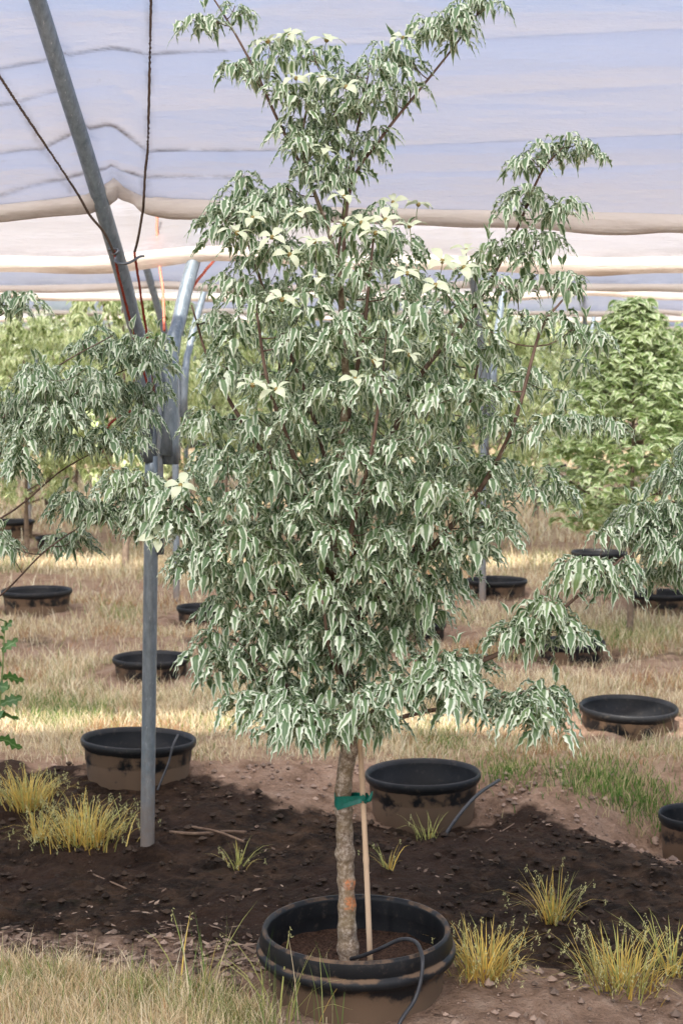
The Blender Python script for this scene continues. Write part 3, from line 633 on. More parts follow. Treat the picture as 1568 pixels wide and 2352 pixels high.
def build_tree(name, base, label, cat, trunk_pts, trunk_r, limbs, nodes, leaf_parts, r, size_f, group=None, bark='bark', flowers=(), extra_leaves=None):
    root = thing(name, base, label, cat, group); B = np.array(base)
    sk = Skeleton()
    Pt = smooth_path(trunk_pts, 60); Rt = np.interp(np.linspace(0, 1, 60), np.linspace(0, 1, len(trunk_r)), trunk_r)
    for p, q in zip(Pt[18:], Rt[18:]): sk.P.append(p); sk.limb.append(0); sk.R.append(q)
    for i, (pts, r0, r1) in enumerate(limbs): sk.chain(pts, r0, r1, i+1)
    nodes = sorted(nodes, key=lambda p: min(np.linalg.norm(np.array(sk.P)-np.array(p[:3]), axis=1)))
    for p in nodes: sk.attach(p[:3], r)
    # trunk
    P = smooth_path(trunk_pts, 220); R = np.interp(np.linspace(0, 1, 220), np.linspace(0, 1, len(trunk_r)), trunk_r)
    kn = np.zeros(220)
    for q, hgt in TRUNK_KNOBS: kn += hgt*np.exp(-((np.linspace(0, 1, 220)-q)/.008)**2)
    V, F3, F4, uv = tube(P-B, R*(1+kn), 18)
    nn = len(V)-2; ang = np.tile(np.arange(18), 220)/18*6.283; zz = np.repeat(np.arange(220), 18)
    f = 1+.10*(fbm(np.cos(ang)*1.5+zz*.11, np.sin(ang)*1.5, 4, 3)-.5)*2
    V[:nn] = np.repeat(P-B, 18, 0)+(V[:nn]-np.repeat(P-B, 18, 0))*f[:, None]
    zc = V[:, 2]+B[2]; pa = np.zeros(len(V))
    if leaf_parts == 300:
        u_, v_, _ = project(V+B); uc = np.interp(v_, [1950, 2150], [798, 806]); pa = sstep(2018, 2024, v_)*(1-sstep(2086, 2094, v_))*sstep(-14, -9, u_-uc)*(V[:, 1] < np.interp(zc, zc.min()+np.array([0, 9]), [0, 0])+.02)
        pa = pa*np.where(np.abs(v_-2053) < 9, .1, 1)
    obj('trunk', mesh_np('trunk', V, [F3, F4], uv, {'paint': pa}), M[bark], root)
    # branches: one object per limb with its twigs; twigs that leave the trunk go together per shoot
    by = {}
    for P, R, l in sk.chains:
        by.setdefault(l, []).append((P, R))
    for l, ch in by.items():
        acc = Acc()
        for P, R in ch:
            V, F3, F4, uv = tube(P-B, R, 6 if R[0] > .004 else 4); acc.add(V, F3, F4, uv)
        obj('branch' if l else 'twigs', acc.mesh('branch' if l else 'twigs'), M['branch'] if l else M['twig'], root)
        if not l: tag(root.children[-1], kind='stuff')
    # leaves
    allv = []
    for p in nodes: allv += cluster_leaves(p[:3], r, size_f(p)*(p[3] if len(p) > 3 else 1), **(p[4] if len(p) > 4 else {}))
    C = np.array([(m @ Vector((.045, 0, -.03)))[:] for _, _, m in allv]); u, v, dep = project(C)
    cell = 42; key = {}
    ok = (u > -30) & (u < 1600) & (v > -30) & (v < 2380)
    for i in np.argsort(dep):
        if not ok[i]: continue
        k = (int(u[i]//cell), int(v[i]//cell)); key.setdefault(k, []).append(i)
    front = [x[0] for x in key.values()]; second = [x[1] for x in key.values() if len(x) > 1]
    pick = sorted(front, key=lambda i: dep[i])[:leaf_parts]
    if len(pick) < leaf_parts: pick += sorted(second, key=lambda i: dep[i])[:leaf_parts-len(pick)]
    ps = set(pick); acc = Acc(); To = Matrix.Translation(-Vector(base))
    for i, (kd, vi, m) in enumerate(allv):
        if i in ps:
            o = obj('leaf', leaf_mesh(kd, vi), None, root); o.matrix_local = To @ m
        else:
            V, F, UV, rv = {'h': HANG, 'w': WIDE, 'u': UPR}[kd][vi]; A = np.array(To @ m)
            acc.add(V @ A[:3, :3].T+A[:3, 3], None, F, UV, rnd=np.full(len(V), (rv*.5+r.random()*.5)))
    if acc.n:
        fo = obj('foliage', acc.mesh('foliage'), M['leaf'], root); tag(fo, kind='stuff')
    # flowers
    for fp in flowers:
        c = Vector(fp[:3]); s = fp[3]; ln = .05*s
        fl = tube_obj('flower', [(0, 0, -ln), (.004, 0, -ln*.5), (0, 0, 0)], .0011, M['pedicel'], root, 5, 6); fl.location = c-Vector(base)
        fl.rotation_euler = (Matrix.Rotation(r.uniform(.15, .75), 3, 'X') @ Matrix.Rotation(r.uniform(-.3, .3), 3, 'Y') @ Matrix.Rotation(r.random()*6.28, 3, 'Z')).to_euler()
        for k in range(4):
            b = obj('petal', PETALS[(k+int(s*100)) % 3], None, fl); b.rotation_euler = (r.uniform(-.25, .25), r.uniform(-.2, .15), k*math.pi/2+r.uniform(-.15, .15)); b.scale = (s,)*3
        obj('flower_center', HEAD, None, fl).scale = (s,)*3
    return root, len(allv)
# flower pieces
PETALS = []
for q in range(3):
    n, cc = 6, 3; tt = np.linspace(0, 1, n+1); V = []; wp = np.interp(tt, [0, .2, .45, .7, .88, 1], [.2, .65, 1, .75, .3, 0])*.0125
    for i in range(n+1):
        for u in (-1, 0, 1): V.append((.004+tt[i]*.042, u*wp[i], .002+.006*math.sin(tt[i]*3)-(.004+.005*q)*tt[i]**2+(.003 if u else 0)*math.sin(tt[i]*3+q*u)))
    me = mesh_np('petal', np.array(V), grid_faces(n+1, 3)); me.materials.append(M['bract']); PETALS.append(me)
pr = [(0.0005, -.006), (.0045, -.004), (.006, 0), (.0045, .0045), (.0005, .006)]; V, F4 = lathe(pr, 10)
HEAD = mesh_np('flower_center', V, F4); HEAD.materials.append(M['flower_center'])

# ------------------------------------------------------------------ the main tree
TRUNK_KNOBS = []
D0 = 3.76
def pp(u, v, dy=0.0): return np.array(at(u, v, D0+dy))
tv = [(803, 2215), (797, 2150), (796, 2085), (794, 2020), (793, 1960), (790, 1885), (788, 1820), (796, 1750), (806, 1695), (800, 1600), (786, 1450), (772, 1300), (776, 1150), (786, 1000), (796, 900), (786, 760), (780, 640), (757, 540), (718, 430), (695, 340), (705, 250), (740, 170)]
tp = [pp(*p) for p in tv]
tr = [.029, .0245, .0225, .021, .0225, .0205, .0205, .0225, .026, .020, .017, .015, .013, .012, .0105, .0085, .0078, .0062, .005, .004, .003, .002]
TRUNK_KNOBS = [(.03, .20), (.06, .12), (.098, .14), (.14, .22), (.165, .1), (.19, .30), (.222, .12), (.255, .24), (.29, .16), (.6, .12), (.52, .1)]
limb_spec = [
    ([(782, 1500, 0), (745, 1280, -.03), (692, 1100, -.12), (650, 980, -.17), (615, 880, -.2), (590, 720, -.2)], .0105, .0035),
    ([(792, 1450, 0), (920, 1330, -.03), (1060, 1180, -.10), (1140, 1060, -.14), (1190, 940, -.15), (1240, 760, -.1), (1290, 690, -.08)], .0105, .0028),
    ([(800, 1320, 0), (880, 1060, .04), (960, 870, .06), (1080, 720, .08), (1180, 540, .06), (1240, 400, .0), (1290, 340, 0)], .010, .0022),
    ([(785, 640, 0), (805, 430, 0), (880, 310, .02), (960, 210, .03), (1040, 110, .03), (1105, 20, .03)], .0062, .002),
    ([(718, 430, 0), (640, 280, -.02), (590, 170, -.03), (530, 60, -.03), (480, -20, -.03)], .005, .002),
    ([(802, 1690, 0), (900, 1600, -.08), (1000, 1548, -.14), (1130, 1508, -.18), (1230, 1450, -.2), (1330, 1365, -.19), (1430, 1280, -.17)], .011, .003),
    ([(804, 1685, 0), (950, 1640, -.06), (1090, 1615, -.12), (1205, 1590, -.17)], .008, .003),
    ([(798, 1650, 0), (650, 1570, -.1), (540, 1470, -.1)], .008, .0025),
    ([(788, 1550, 0), (610, 1320, -.05), (460, 1190, -.1), (395, 1140, -.1)], .009, .0022),
    ([(785, 1500, 0), (700, 1250, .22), (650, 1000, .33), (640, 800, .36)], .010, .003),
    ([(785, 1450, 0), (960, 1250, .22), (1060, 1000, .33), (1100, 820, .3)], .010, .003),
    ([(776, 1250, 0), (610, 1050, .02), (490, 850, .02), (440, 700, 0)], .009, .0022),
    ([(786, 1420, 0), (800, 1250, -.2), (850, 1050, -.34), (880, 850, -.33)], .009, .003),
    ([(776, 1150, 0), (700, 900, .06), (600, 650, .05), (545, 480, .02)], .008, .002),
    ([(796, 930, 0), (830, 800, -.12), (850, 620, -.16), (860, 520, -.12)], .007, .0022),
    ([(800, 1600, 0), (760, 1500, -.2), (740, 1380, -.34)], .008, .003),
    ([(800, 960, 0), (815, 880, -.03), (830, 740, 0), (860, 600, .06)], .0065, .002),
    ([(770, 640, .0), (800, 400, .02), (830, 250, .0), (850, 150, 0)], .0045, .0018),
]
limbs = [([pp(*p) for p in pts], a, b) for pts, a, b in limb_spec]
# shoots set where the photograph shows them standing clear of the crown
TOP = [(440, 48, -.03), (470, 40, -.02), (490, 45, -.03), (540, 15, -.03), (560, 30, 0), (540, 150, -.05), (565, 140, -.02), (620, 100, .02), (640, 130, -.05), (675, 85, .03),
    (690, 130, 0), (720, 120, -.04), (755, 115, .02), (745, 175, -.08), (790, 160, .03), (845, 140, -.04), (880, 110, 0), (920, 100, -.04), (945, 140, .02), (905, 160, -.08),
    (985, 45, 0), (1015, 60, .03), (1050, 30, -.03), (1075, -5, 0), (1095, 10, .02), (1125, 5, -.02), (1060, 55, -.05), (940, 200, 0), (885, 190, -.08), (835, 200, -.05),
    (640, 210, -.03), (670, 200, -.08), (705, 210, -.03), (690, 230, -.1), (660, 285, -.05), (690, 300, 0), (740, 270, .03), (800, 250, .03), (780, 300, -.06), (850, 240, .02),
    (830, 310, 0), (870, 300, .03), (700, 340, -.08), (740, 340, -.03), (720, 385, -.09), (775, 370, -.06), (810, 385, -.02), (840, 350, .05), (760, 410, -.08), (700, 400, .04),
    (800, 230, -.08), (760, 240, -.06), (610, 150, -.02), (870, 150, -.1), (720, 280, .05), (900, 230, .04)]
SIDE = [(500, 475, 0), (520, 455, -.03), (560, 405, 0), (570, 440, .03), (600, 445, -.05), (640, 440, .02), (650, 430, -.04), (530, 490, -.06), (575, 480, -.08), (620, 480, -.1), (560, 540, -.1),
    (510, 520, -.04), (620, 570, -.14), (1190, 370, 0), (1215, 360, -.02), (1245, 330, 0), (1270, 345, .03), (1300, 315, -.02), (1335, 325, 0), (1355, 340, .02), (1180, 440, 0), (1210, 430, -.04),
    (1235, 445, .03), (1170, 470, -.03), (1290, 475, -.03), (1310, 460, 0), (1265, 490, .02), (1200, 530, -.05), (1240, 540, 0), (1260, 545, .03), (1150, 555, -.03), (1180, 570, .03), (1220, 590, -.05), (1120, 570, .05),
    (1090, 610, 0), (1140, 640, -.04), (1190, 650, 0), (1235, 630, -.03), (1290, 630, 0), (1310, 640, -.05),
    (1310, 760, -.1), (1345, 750, -.08), (1370, 770, -.1), (1290, 720, -.05), (1240, 730, -.12), (1190, 720, -.06), (1120, 760, -.12), (1330, 830, 0), (1290, 900, -.06), (1220, 850, -.12),
    (1340, 960, -.12), (1380, 965, -.1), (1405, 968, -.1), (1300, 950, -.14), (1260, 960, -.2), (1215, 990, -.2), (1150, 960, -.2), (1240, 1080, -.1), (1270, 1110, -.08), (1285, 1130, -.05), (1210, 1120, -.15), (1150, 1220, -.2),
    (1010, 1500, -.22), (1050, 1500, -.2), (970, 1510, -.2), (1090, 1510, -.17), (1000, 1530, -.26), (1040, 1540, -.25), (1080, 1560, -.22), (960, 1560, -.24), (1020, 1580, -.28), (1060, 1600, -.22),
    (1200, 1590, -.2), (1240, 1575, -.17), (1275, 1590, -.14), (1180, 1620, -.22), (1220, 1620, -.25), (1260, 1640, -.2), (1155, 1600, -.15), (1240, 1600, -.1),
    (1170, 1435, -.2), (1195, 1425, -.22), (1150, 1455, -.18), (1215, 1450, -.16), (1245, 1385, -.22), (1260, 1380, -.19), (1230, 1400, -.17), (1310, 1290, -.2), (1340, 1285, -.22), (1370, 1290, -.2), (1300, 1320, -.17), (1350, 1310, -.15),
    (1290, 1440, -.16), (1320, 1440, -.14), (1390, 1320, -.15), (1420, 1330, -.12), (1400, 1215, -.2), (1430, 1290, -.14), (1280, 1420, -.2),
    (400, 1115, -.12), (370, 1130, -.1), (440, 1130, -.14), (385, 1170, -.14), (420, 1190, -.18), (350, 1150, -.08), (300, 1090, -.05), (270, 1085, -.04), (330, 1095, -.06), (480, 1250, -.2), (430, 1270, -.18), (450, 1285, -.2),
    (490, 1450, -.1), (470, 1490, -.12), (520, 1500, -.14), (500, 1540, -.1), (540, 1600, -.16), (580, 1590, -.2), (620, 1600, -.26), (660, 1590, -.28), (700, 1620, -.3), (640, 1640, -.3), (680, 1650, -.3), (720, 1660, -.26), (590, 1625, -.22),
    (760, 1640, -.28), (800, 1650, -.2), (850, 1640, -.22), (880, 1640, -.14), (880, 1580, -.25), (830, 1600, -.3), (905, 1560, -.22)]
rows = np.array([(440, 690, 800), (480, 560, 900), (560, 540, 950), (640, 500, 1000), (700, 480, 1160), (800, 470, 1210), (900, 465, 1220), (1000, 445, 1205), (1100, 430, 1190), (1200, 430, 1160), (1300, 455, 1060), (1400, 490, 1000), (1480, 500, 890), (1560, 610, 850), (1640, 680, 820)], float)
rt = random.Random(5)
GAPS = [(806, 950, 48), (1095, 730, 42), (965, 900, 34), (700, 1080, 34), (625, 860, 34), (785, 1350, 44), (1185, 1010, 40), (600, 1250, 34), (900, 1400, 40), (690, 640, 36), (770, 680, 30)]
TOP += [(u+rt.uniform(-28, 28), v+rt.uniform(-22, 28), dy+rt.uniform(-.06, .06)) for u, v, dy in TOP[14::2]]
nodes = [tuple(pp(u, v, dy))+(rt.uniform(.85, 1.15), {'n': rt.randint(6, 9), 'wide': .06}) for u, v, dy in TOP]+[tuple(pp(u, v, dy))+((.95, {'n': rt.randint(7, 10)}) if u > 1100 and v < 1250 else (rt.uniform(.85, 1.15),)) for u, v, dy in SIDE]
tries = 0; arr = [np.array(n_[:3]) for n_ in nodes]
while tries < 26000 and len(nodes) < 640:
    tries += 1; v = rt.uniform(440, 1650); L, R = np.interp(v, rows[:, 0], rows[:, 1]), np.interp(v, rows[:, 0], rows[:, 2])
    hw = (R-L)/2; ph_ = rt.uniform(-math.pi, math.pi); core = rt.random() < (.35 if v < 1050 else .5)
    if not core and abs(ph_) > 1.9 and rt.random() < .5: continue
    rho = rt.uniform(.2, .7) if core else rt.uniform(.84, 1.0)
    u = (L+R)/2+hw*math.sin(ph_)*rho; dy = -math.cos(ph_)*min(.42, .85*hw/FPX*D0)*rho
    if u > 1030 and rt.random() < .7: continue
    if not core and dy < .05 and any(abs(u-a_) < c_ and b_-115 < v < b_+15 for a_, b_, c_ in GAPS): continue
    p = pp(u, v, dy)
    if min(np.sum((np.array(arr)-p)**2, axis=1)) < ((.092 if v < 1050 else .080)+.024*rt.random())**2: continue
    arr.append(p); nodes.append(tuple(p)+((rt.uniform(.88, 1.12), {'n': rt.randint(11, 15)} if not core else {'n': 9}) if dy < .12 else (1.0, {'n': 9})))
ztop = float(pp(784, 0)[2]); zbot = float(pp(784, 1700)[2])
def sz_main(p): return .86+.20*np.clip((ztop-p[2])/(ztop-zbot), 0, 1)
def ncl(p):
    return p
FLS = [(615, 95, -.09), (665, 82, -.02), (750, 92, 0), (925, 87, -.02), (680, 180, -.12), (740, 180, -.14), (795, 200, -.12), (750, 345, -.14), (790, 452, -.18), (790, 515, -.24), (830, 512, -.2), (862, 535, -.25), (885, 505, -.2), (940, 520, -.16),
    (580, 500, -.16), (545, 535, -.16), (625, 545, -.22), (722, 555, -.26), (735, 640, -.28), (665, 585, -.24), (648, 688, -.32), (1070, 575, -.06), (1015, 600, -.16), (1065, 615, -.14), (1000, 655, -.24), (935, 628, -.26), (580, 885, -.36), (635, 895, -.36),
    (940, 815, -.34), (415, 1115, -.22), (360, 1235, -.18), (815, 870, -.36), (902, 465, .02), (960, 470, .02), (858, 830, -.35), (690, 490, -.2)]
fl = [(*pp(u, v, dy), random.Random(i).uniform(.9, 1.15)) for i, (u, v, dy) in enumerate(FLS)]
base = Vector((MAIN.x, MAIN.y, mc.z-.093))
mt, nl = build_tree('dogwood_tree', base, 'variegated dogwood tree with cream-edged hanging leaves in the big front pot', 'tree', tp, tr, limbs, nodes, 300, rt, sz_main, None, 'bark', fl)
NLEAF = (nl, len(nodes))
# stake and tape
def stake():
    P = smooth_path([at(850, 2215, 3.72), at(842, 2015, 3.70), at(834, 1850, 3.70), at(826, 1690, 3.71)], 40)
    R = np.full(40, .0072); R = R*np.interp(np.linspace(0, 1, 40), [0, 1], [1.05, .95])
    for q in (16, 31): R[q] *= 1.18
    o = tube_obj('bamboo_stake', P, R, M['bamboo'], None, 12); return tag(o, 'bamboo stake tied beside the trunk of the big potted tree', 'stake')
stake()
c1 = np.array(at(790, 1838, 3.76)); c2 = np.array(at(834, 1833, 3.70)); tw = thing('tie_tape', c1, 'green plastic tie tape holding the trunk to the bamboo stake', 'tape')
lp = []
for k in range(40):
    a = k/40*2*math.pi; dirv = (c2-c1)/np.linalg.norm(c2-c1)
    d_ = np.array([math.cos(a), math.sin(a), 0]); sd_ = d_ @ np.array([dirv[0], dirv[1], 0])
    lp.append((d_*.0255 if sd_ < .25 else d_*.012+(c2-c1)))
lp = np.array(lp); V = []; F = []
for k, p in enumerate(lp):
    ww = .017*(1+.12*math.sin(k*1.3)) if np.linalg.norm(p[:2]) < .035 else .009; zo = p[2]+.004*math.sin(k*.7)
    for zz in (-ww, -ww*.3, ww*.35, ww): V.append((p[0]*(1+.05*math.sin(k*2+zz*300)), p[1]*(1+.05*math.sin(k*2+zz*300)), zo+zz))
for k in range(40):
    for j in range(3): F.append((k*4+j, ((k+1) % 40)*4+j, ((k+1) % 40)*4+j+1, k*4+j+1))
obj('band', mesh_np('band', np.array(V), np.array(F)), M['tape'], tw)
kb = (c2-c1)+np.array([.012, -.012, .0])
V, F3, F4, uv = tube(np.array([kb+np.array([-.004, 0, -.006]), kb+np.array([.004, -.006, .0]), kb+np.array([.009, -.002, .013]), kb+np.array([.012, .0, .022])]), np.array([.004, .006, .004, .001]), 7)
obj('knot', mesh_np('knot', V, [F3, F4], uv), M['tape'], tw)

# ------------------------------------------------------------------ neighbours of the same kind
def neighbour(name, px, d, label, pts, size, seed, potlabel, limb_targets, leafn, crown=None):
    r = random.Random(seed); b = at(px, 2205, d); b.z = float(ground_z(b.x, b.y))+.12
    top = b+Vector((0, 0, 2.2)); tps = [np.array(b+Vector((.015*math.sin(k*1.3), 0, 2.1*k/8))) for k in range(9)]
    ns_ = [tuple(at(u, v, d+dy)) for u, v, dy in pts]; lm = []
    for (h0, tgt) in limb_targets:
        a_ = np.array(b+Vector((0, 0, h0))); e_ = np.array(at(tgt[0], tgt[1], d+tgt[2])); m_ = a_+(e_-a_)*.5+np.array([0, .03, -.07]); m2_ = a_+(e_-a_)*.78+np.array([0, -.03, -.01]); lm.append(([a_, m_, m2_, e_], .0040, .0015))
    if crown:   # rest of the crown beyond the frame
        for k in range(crown[0]):
            a_ = r.random()*6.28; h_ = r.uniform(.75, 2.15); q_ = crown[1]*(1-abs(h_-1.2)/1.6)*r.uniform(.45, 1); p_ = b+Vector((math.cos(a_)*q_, math.sin(a_)*q_, h_-.1))
            u_, v_, _ = project(np.array(p_))
            if (u_ < -60 or u_ > 1628): ns_.append(tuple(p_))
    root, n_ = build_tree(name, b, label, 'tree', tps, [.024, .02, .018, .015, .012, .009, .006, .004, .002], lm, ns_, leafn, r, lambda p: size, 'dogwood trees of the front row', 'bark')
    c_ = b+Vector((0, 0, .09)); u_, v_, _ = project(np.array(c_)); t_, c2_, r2_ = pot(float(u_), float(v_), 439*3.75/d, d, 0, .2, potlabel, True, None, seed)
    return root
TRUNK_KNOBS = []
LP = []
rr2 = random.Random(3)
for (u0, u1, v0, v1, n_, ya, yb) in [(0, 110, 665, 690, 7, -.2, .1), (180, 330, 755, 800, 9, -.2, .2), (240, 380, 770, 830, 12, -.1, .3), (0, 120, 835, 880, 10, -.2, .1), (100, 260, 840, 900, 18, -.3, .1), (0, 250, 900, 960, 30, -.3, .2), (0, 200, 960, 1010, 18, -.3, .1),
        (260, 370, 840, 900, 8, .0, .3), (300, 370, 890, 960, 6, -.1, .2), (0, 60, 1010, 1060, 6, -.25, 0), (240, 320, 985, 1030, 8, -.2, .05), (140, 300, 1120, 1180, 14, -.2, .0), (240, 340, 1080, 1130, 10, -.15, .1), (0, 50, 1230, 1245, 5, -.2, 0), (130, 190, 1225, 1232, 4, -.1, .1), (290, 350, 1150, 1200, 7, -.15, .05)]:
    for k in range(max(3, int(n_*.68))): LP.append((rr2.uniform(u0, u1), rr2.uniform(v0, v1), rr2.uniform(ya, yb)))
neighbour('dogwood_tree', -330, 4.25, 'variegated dogwood whose drooping branches hang in front of the steel post', LP, .95, 11, 'big black nursery pot at the foot of the drooping dogwood by the post',
    [(1.0, (60, 1000, -.1)), (1.1, (180, 900, -.1)), (1.2, (330, 830, .1)), (.7, (250, 1170, -.1)), (1.45, (60, 690, -.05)), (1.0, (300, 1000, -.05)), (1.25, (260, 770, 0))], 300, (110, .75))
RP = []
for (u0, u1, v0, v1, n_, ya, yb) in [(1500, 1600, 1060, 1110, 7, -.1, .2), (1440, 1600, 1150, 1190, 12, -.15, .15), (1400, 1500, 1190, 1225, 8, -.15, .05), (1480, 1620, 1220, 1270, 10, -.15, .1), (1540, 1640, 1000, 1100, 6, 0, .2), (1470, 1620, 1290, 1320, 6, 0, .2)]:
    for k in range(n_): RP.append((rr2.uniform(u0, u1), rr2.uniform(v0, v1), rr2.uniform(ya, yb)))
neighbour('dogwood_tree', 2050, 4.1, 'variegated dogwood reaching in from the side with upright shoots above a far pot', RP, .95, 12, 'big black nursery pot at the foot of the dogwood reaching in sideways',
    [(.6, (1450, 1200, -.05)), (.8, (1540, 1150, 0)), (.9, (1560, 1060, .1)), (.5, (1540, 1290, 0))], 220, (70, .6))

# ------------------------------------------------------------------ trees of the rows behind
def far_crown(seed, H, Rw, nclu, leaves, bare=.7, droop=True, flowers=0, shape='oval', per=9, lscale=1.0):
    r = random.Random(seed); acc = Acc(); fa = Acc(); lob = [(r.random()*6.28, r.uniform(.3, 1), r.uniform(.1, .3)) for _ in range(7)]
    for k in range(nclu):
        h = bare+(H-bare)*r.random()**.9; q = (h-bare)/(H-bare)
        env = (math.sin(math.pi*min(1, q*.82+.14))**.8 if shape == 'oval' else (1-q)**.8*.95*min(1, .45+q*3.5)+.07)
        a = r.random()*6.28; le = sum(w_*math.cos(a-a0)*math.cos((q-l0)*5) for a0, l0, w_ in lob)
        rad = Rw*env*(1+.5*le)*math.sqrt(r.uniform(.25, 1))
        p = Vector((math.cos(a)*rad, math.sin(a)*rad, h))
        for j in range(per):
            V, F, UV, rv = r.choice(leaves); m = np.array(lmat(p+Vector((r.uniform(-.05, .05), r.uniform(-.05, .05), r.uniform(-.06, .02)))*lscale, r.random()*6.28, r.uniform(-.3, .3), r.uniform(-.4, .4), lscale*r.uniform(.7, 1.15)))
            acc.add(V @ m[:3, :3].T+m[:3, 3], None, F, UV, rnd=np.full(len(V), r.random()))
        if flowers and r.random() < flowers and q > .25:
            for j in range(4):
                az = j*1.571+r.uniform(-.2, .2); m = np.array(lmat(p+Vector((math.cos(a)*.04, math.sin(a)*.04, .05)), az, .0, 0, 1.5))
                pm = PETALS[j % 3]; co = np.empty(len(pm.vertices)*3, np.float32); pm.vertices.foreach_get('co', co); co = co.reshape(-1, 3)
                fa.add(co @ m[:3, :3].T+m[:3, 3], None, grid_faces(7, 3))
    tk = Acc(); pts = [(0, 0, -.05), (.02, .01, bare*.6), (0, 0, bare), (.01, 0, H*.6), (0, .01, H*.93)]
    V, F3, F4, uv = tube(smooth_path(pts, 16), np.linspace(.03, .006, 16), 8); tk.add(V, F3, F4, uv)
    for k in range(12):
        a = r.random()*6.28; h = r.uniform(bare*.85, H*.75); q = (h-bare)/(H-bare); e = Rw*.8*(1-.5*max(0, q))
        V, F3, F4, uv = tube(smooth_path([(0, 0, h), (math.cos(a)*e*.5, math.sin(a)*e*.5, h+.12), (math.cos(a)*e, math.sin(a)*e, h+.38)], 8), np.linspace(.012, .003, 8), 5); tk.add(V, F3, F4, uv)
    return acc.mesh('crown'), tk.mesh('trunk'), (fa.mesh('flowers') if fa.n else None)
CR = {'a': far_crown(1, 2.55, .62, 300, FARL, .75, flowers=.35), 'b': far_crown(2, 2.6, .7, 320, FARL, .7, flowers=.0), 'c': far_crown(3, 2.75, 1.02, 760, BUSHL, .90, shape='cone', per=9), 'd': far_crown(4, 2.4, .75, 330, FARL, .6, flowers=.5)}
CR['s'] = far_crown(6, .62, .24, 26, BUSHL, .40, per=7, shape='oval')
GC = far_crown(5, 3.9, 1.5, 520, BUSHL, .3, per=8, lscale=1.9)
def far_tree(kind, u, d, rot, scale, label, group, mats=('leaf_far',), vbase=None, name='dogwood_tree', cat='tree'):
    x = (u-784)/FPX*d; z = float(gz(x, d)); root = thing(name, (x, d, z), label, cat, group); root.rotation_euler = (0, 0, rot); root.scale = (scale,)*3
    cme, tme, fme = CR[kind] if kind in CR else GC
    def inst(nm, me, mname):
        key = (me.name, mname)
        if key not in INST:
            m2 = me.copy(); m2.materials.clear(); m2.materials.append(M[mname]); INST[key] = m2
        o = obj(nm, INST[key], None, root); return o
    tag(inst('crown', cme, mats[0]), kind='stuff'); inst('trunk', tme, 'far_bark')
    if fme: tag(inst('flowers', fme, 'bract'), kind='stuff')
    return root
INST = {}
FT = [('a', 285, 12.4, .3, 1.05, 'pale green dogwood with yellowish flowers at its top, behind the steel post', 'leaf_far'),
      ('d', 60, 13.0, 1.5, .92, 'pale dogwood half hidden behind the drooping left branches', 'leaf_far'),
      ('b', 178, 16.2, 2.2, 1.0, 'far dogwood with a slim bare trunk and a small green tape', 'leaf_far'),
      ('d', 395, 15.0, 3.9, 1.05, 'pale dogwood seen between the two steel pipes', 'leaf_far'),
      ('c', 1450, 9.3, .4, .79, 'bushy pointed pale green tree standing alone right of the main tree', 'leaf_bush'),
      ('d', 1120, 13.5, 4.4, .98, 'flowering pale dogwood showing through the thin right side of the crown', 'leaf_far'),
      ('a', 1230, 16.5, 5.2, .95, 'pale dogwood just behind the right edge of the crown', 'leaf_far'),
      ('c', 1640, 12.2, 2.0, .85, 'bushy pale green tree beside the pointed one', 'leaf_bush'),
      ('b', 640, 14.5, .9, .95, 'pale dogwood hidden behind the middle of the crown', 'leaf_far'),
      ('b', 860, 16.0, 1.9, 1.0, 'pale dogwood peeping through the middle of the crown', 'leaf_far'),
      ('a', 520, 19.0, 2.9, 1.0, 'far dogwood showing low between leaves and post', 'leaf_far'),
      ('d', -60, 17.5, 3.3, 1.05, 'far pale dogwood beyond the left branches', 'leaf_far'),
      ('b', 1330, 21.0, 3.1, 1.0, 'far dogwood behind the pointed bushy tree', 'leaf_far'),
      ('a', 1010, 21.0, .1, 1.0, 'far dogwood seen through the crown near its thin right side', 'leaf_far'),
      ('d', 110, 22.0, 4.1, 1.05, 'far pale dogwood near the hedge beyond the left branches', 'leaf_far')]
for k, u, d, rot, s, lab, mn in FT: far_tree(k, u, d, rot, s, lab, 'trees of the rows behind', (mn,))
for i in range(13):
    pur = i in (2, 10); u = -260+i*170
    far_tree('g', u, 31+1.5*((i*7) % 3), i*1.7, .9+.1*((i*5) % 4)/3, ('dark purple-leaved shrub in the far hedge' if pur else 'dense green shrub of the far hedge'), ('purple shrubs of the far hedge' if pur else 'green shrubs of the far hedge'), ('leaf_purple' if pur else 'leaf_green',), None, 'hedge_shrub', 'shrub')
# small low sapling below the bushy tree
r_ = far_tree('s', 1405, 13.4, 2.4, 1.0, 'small low sapling growing below the bushy pale tree', 'trees of the rows behind', ('leaf_bush',))

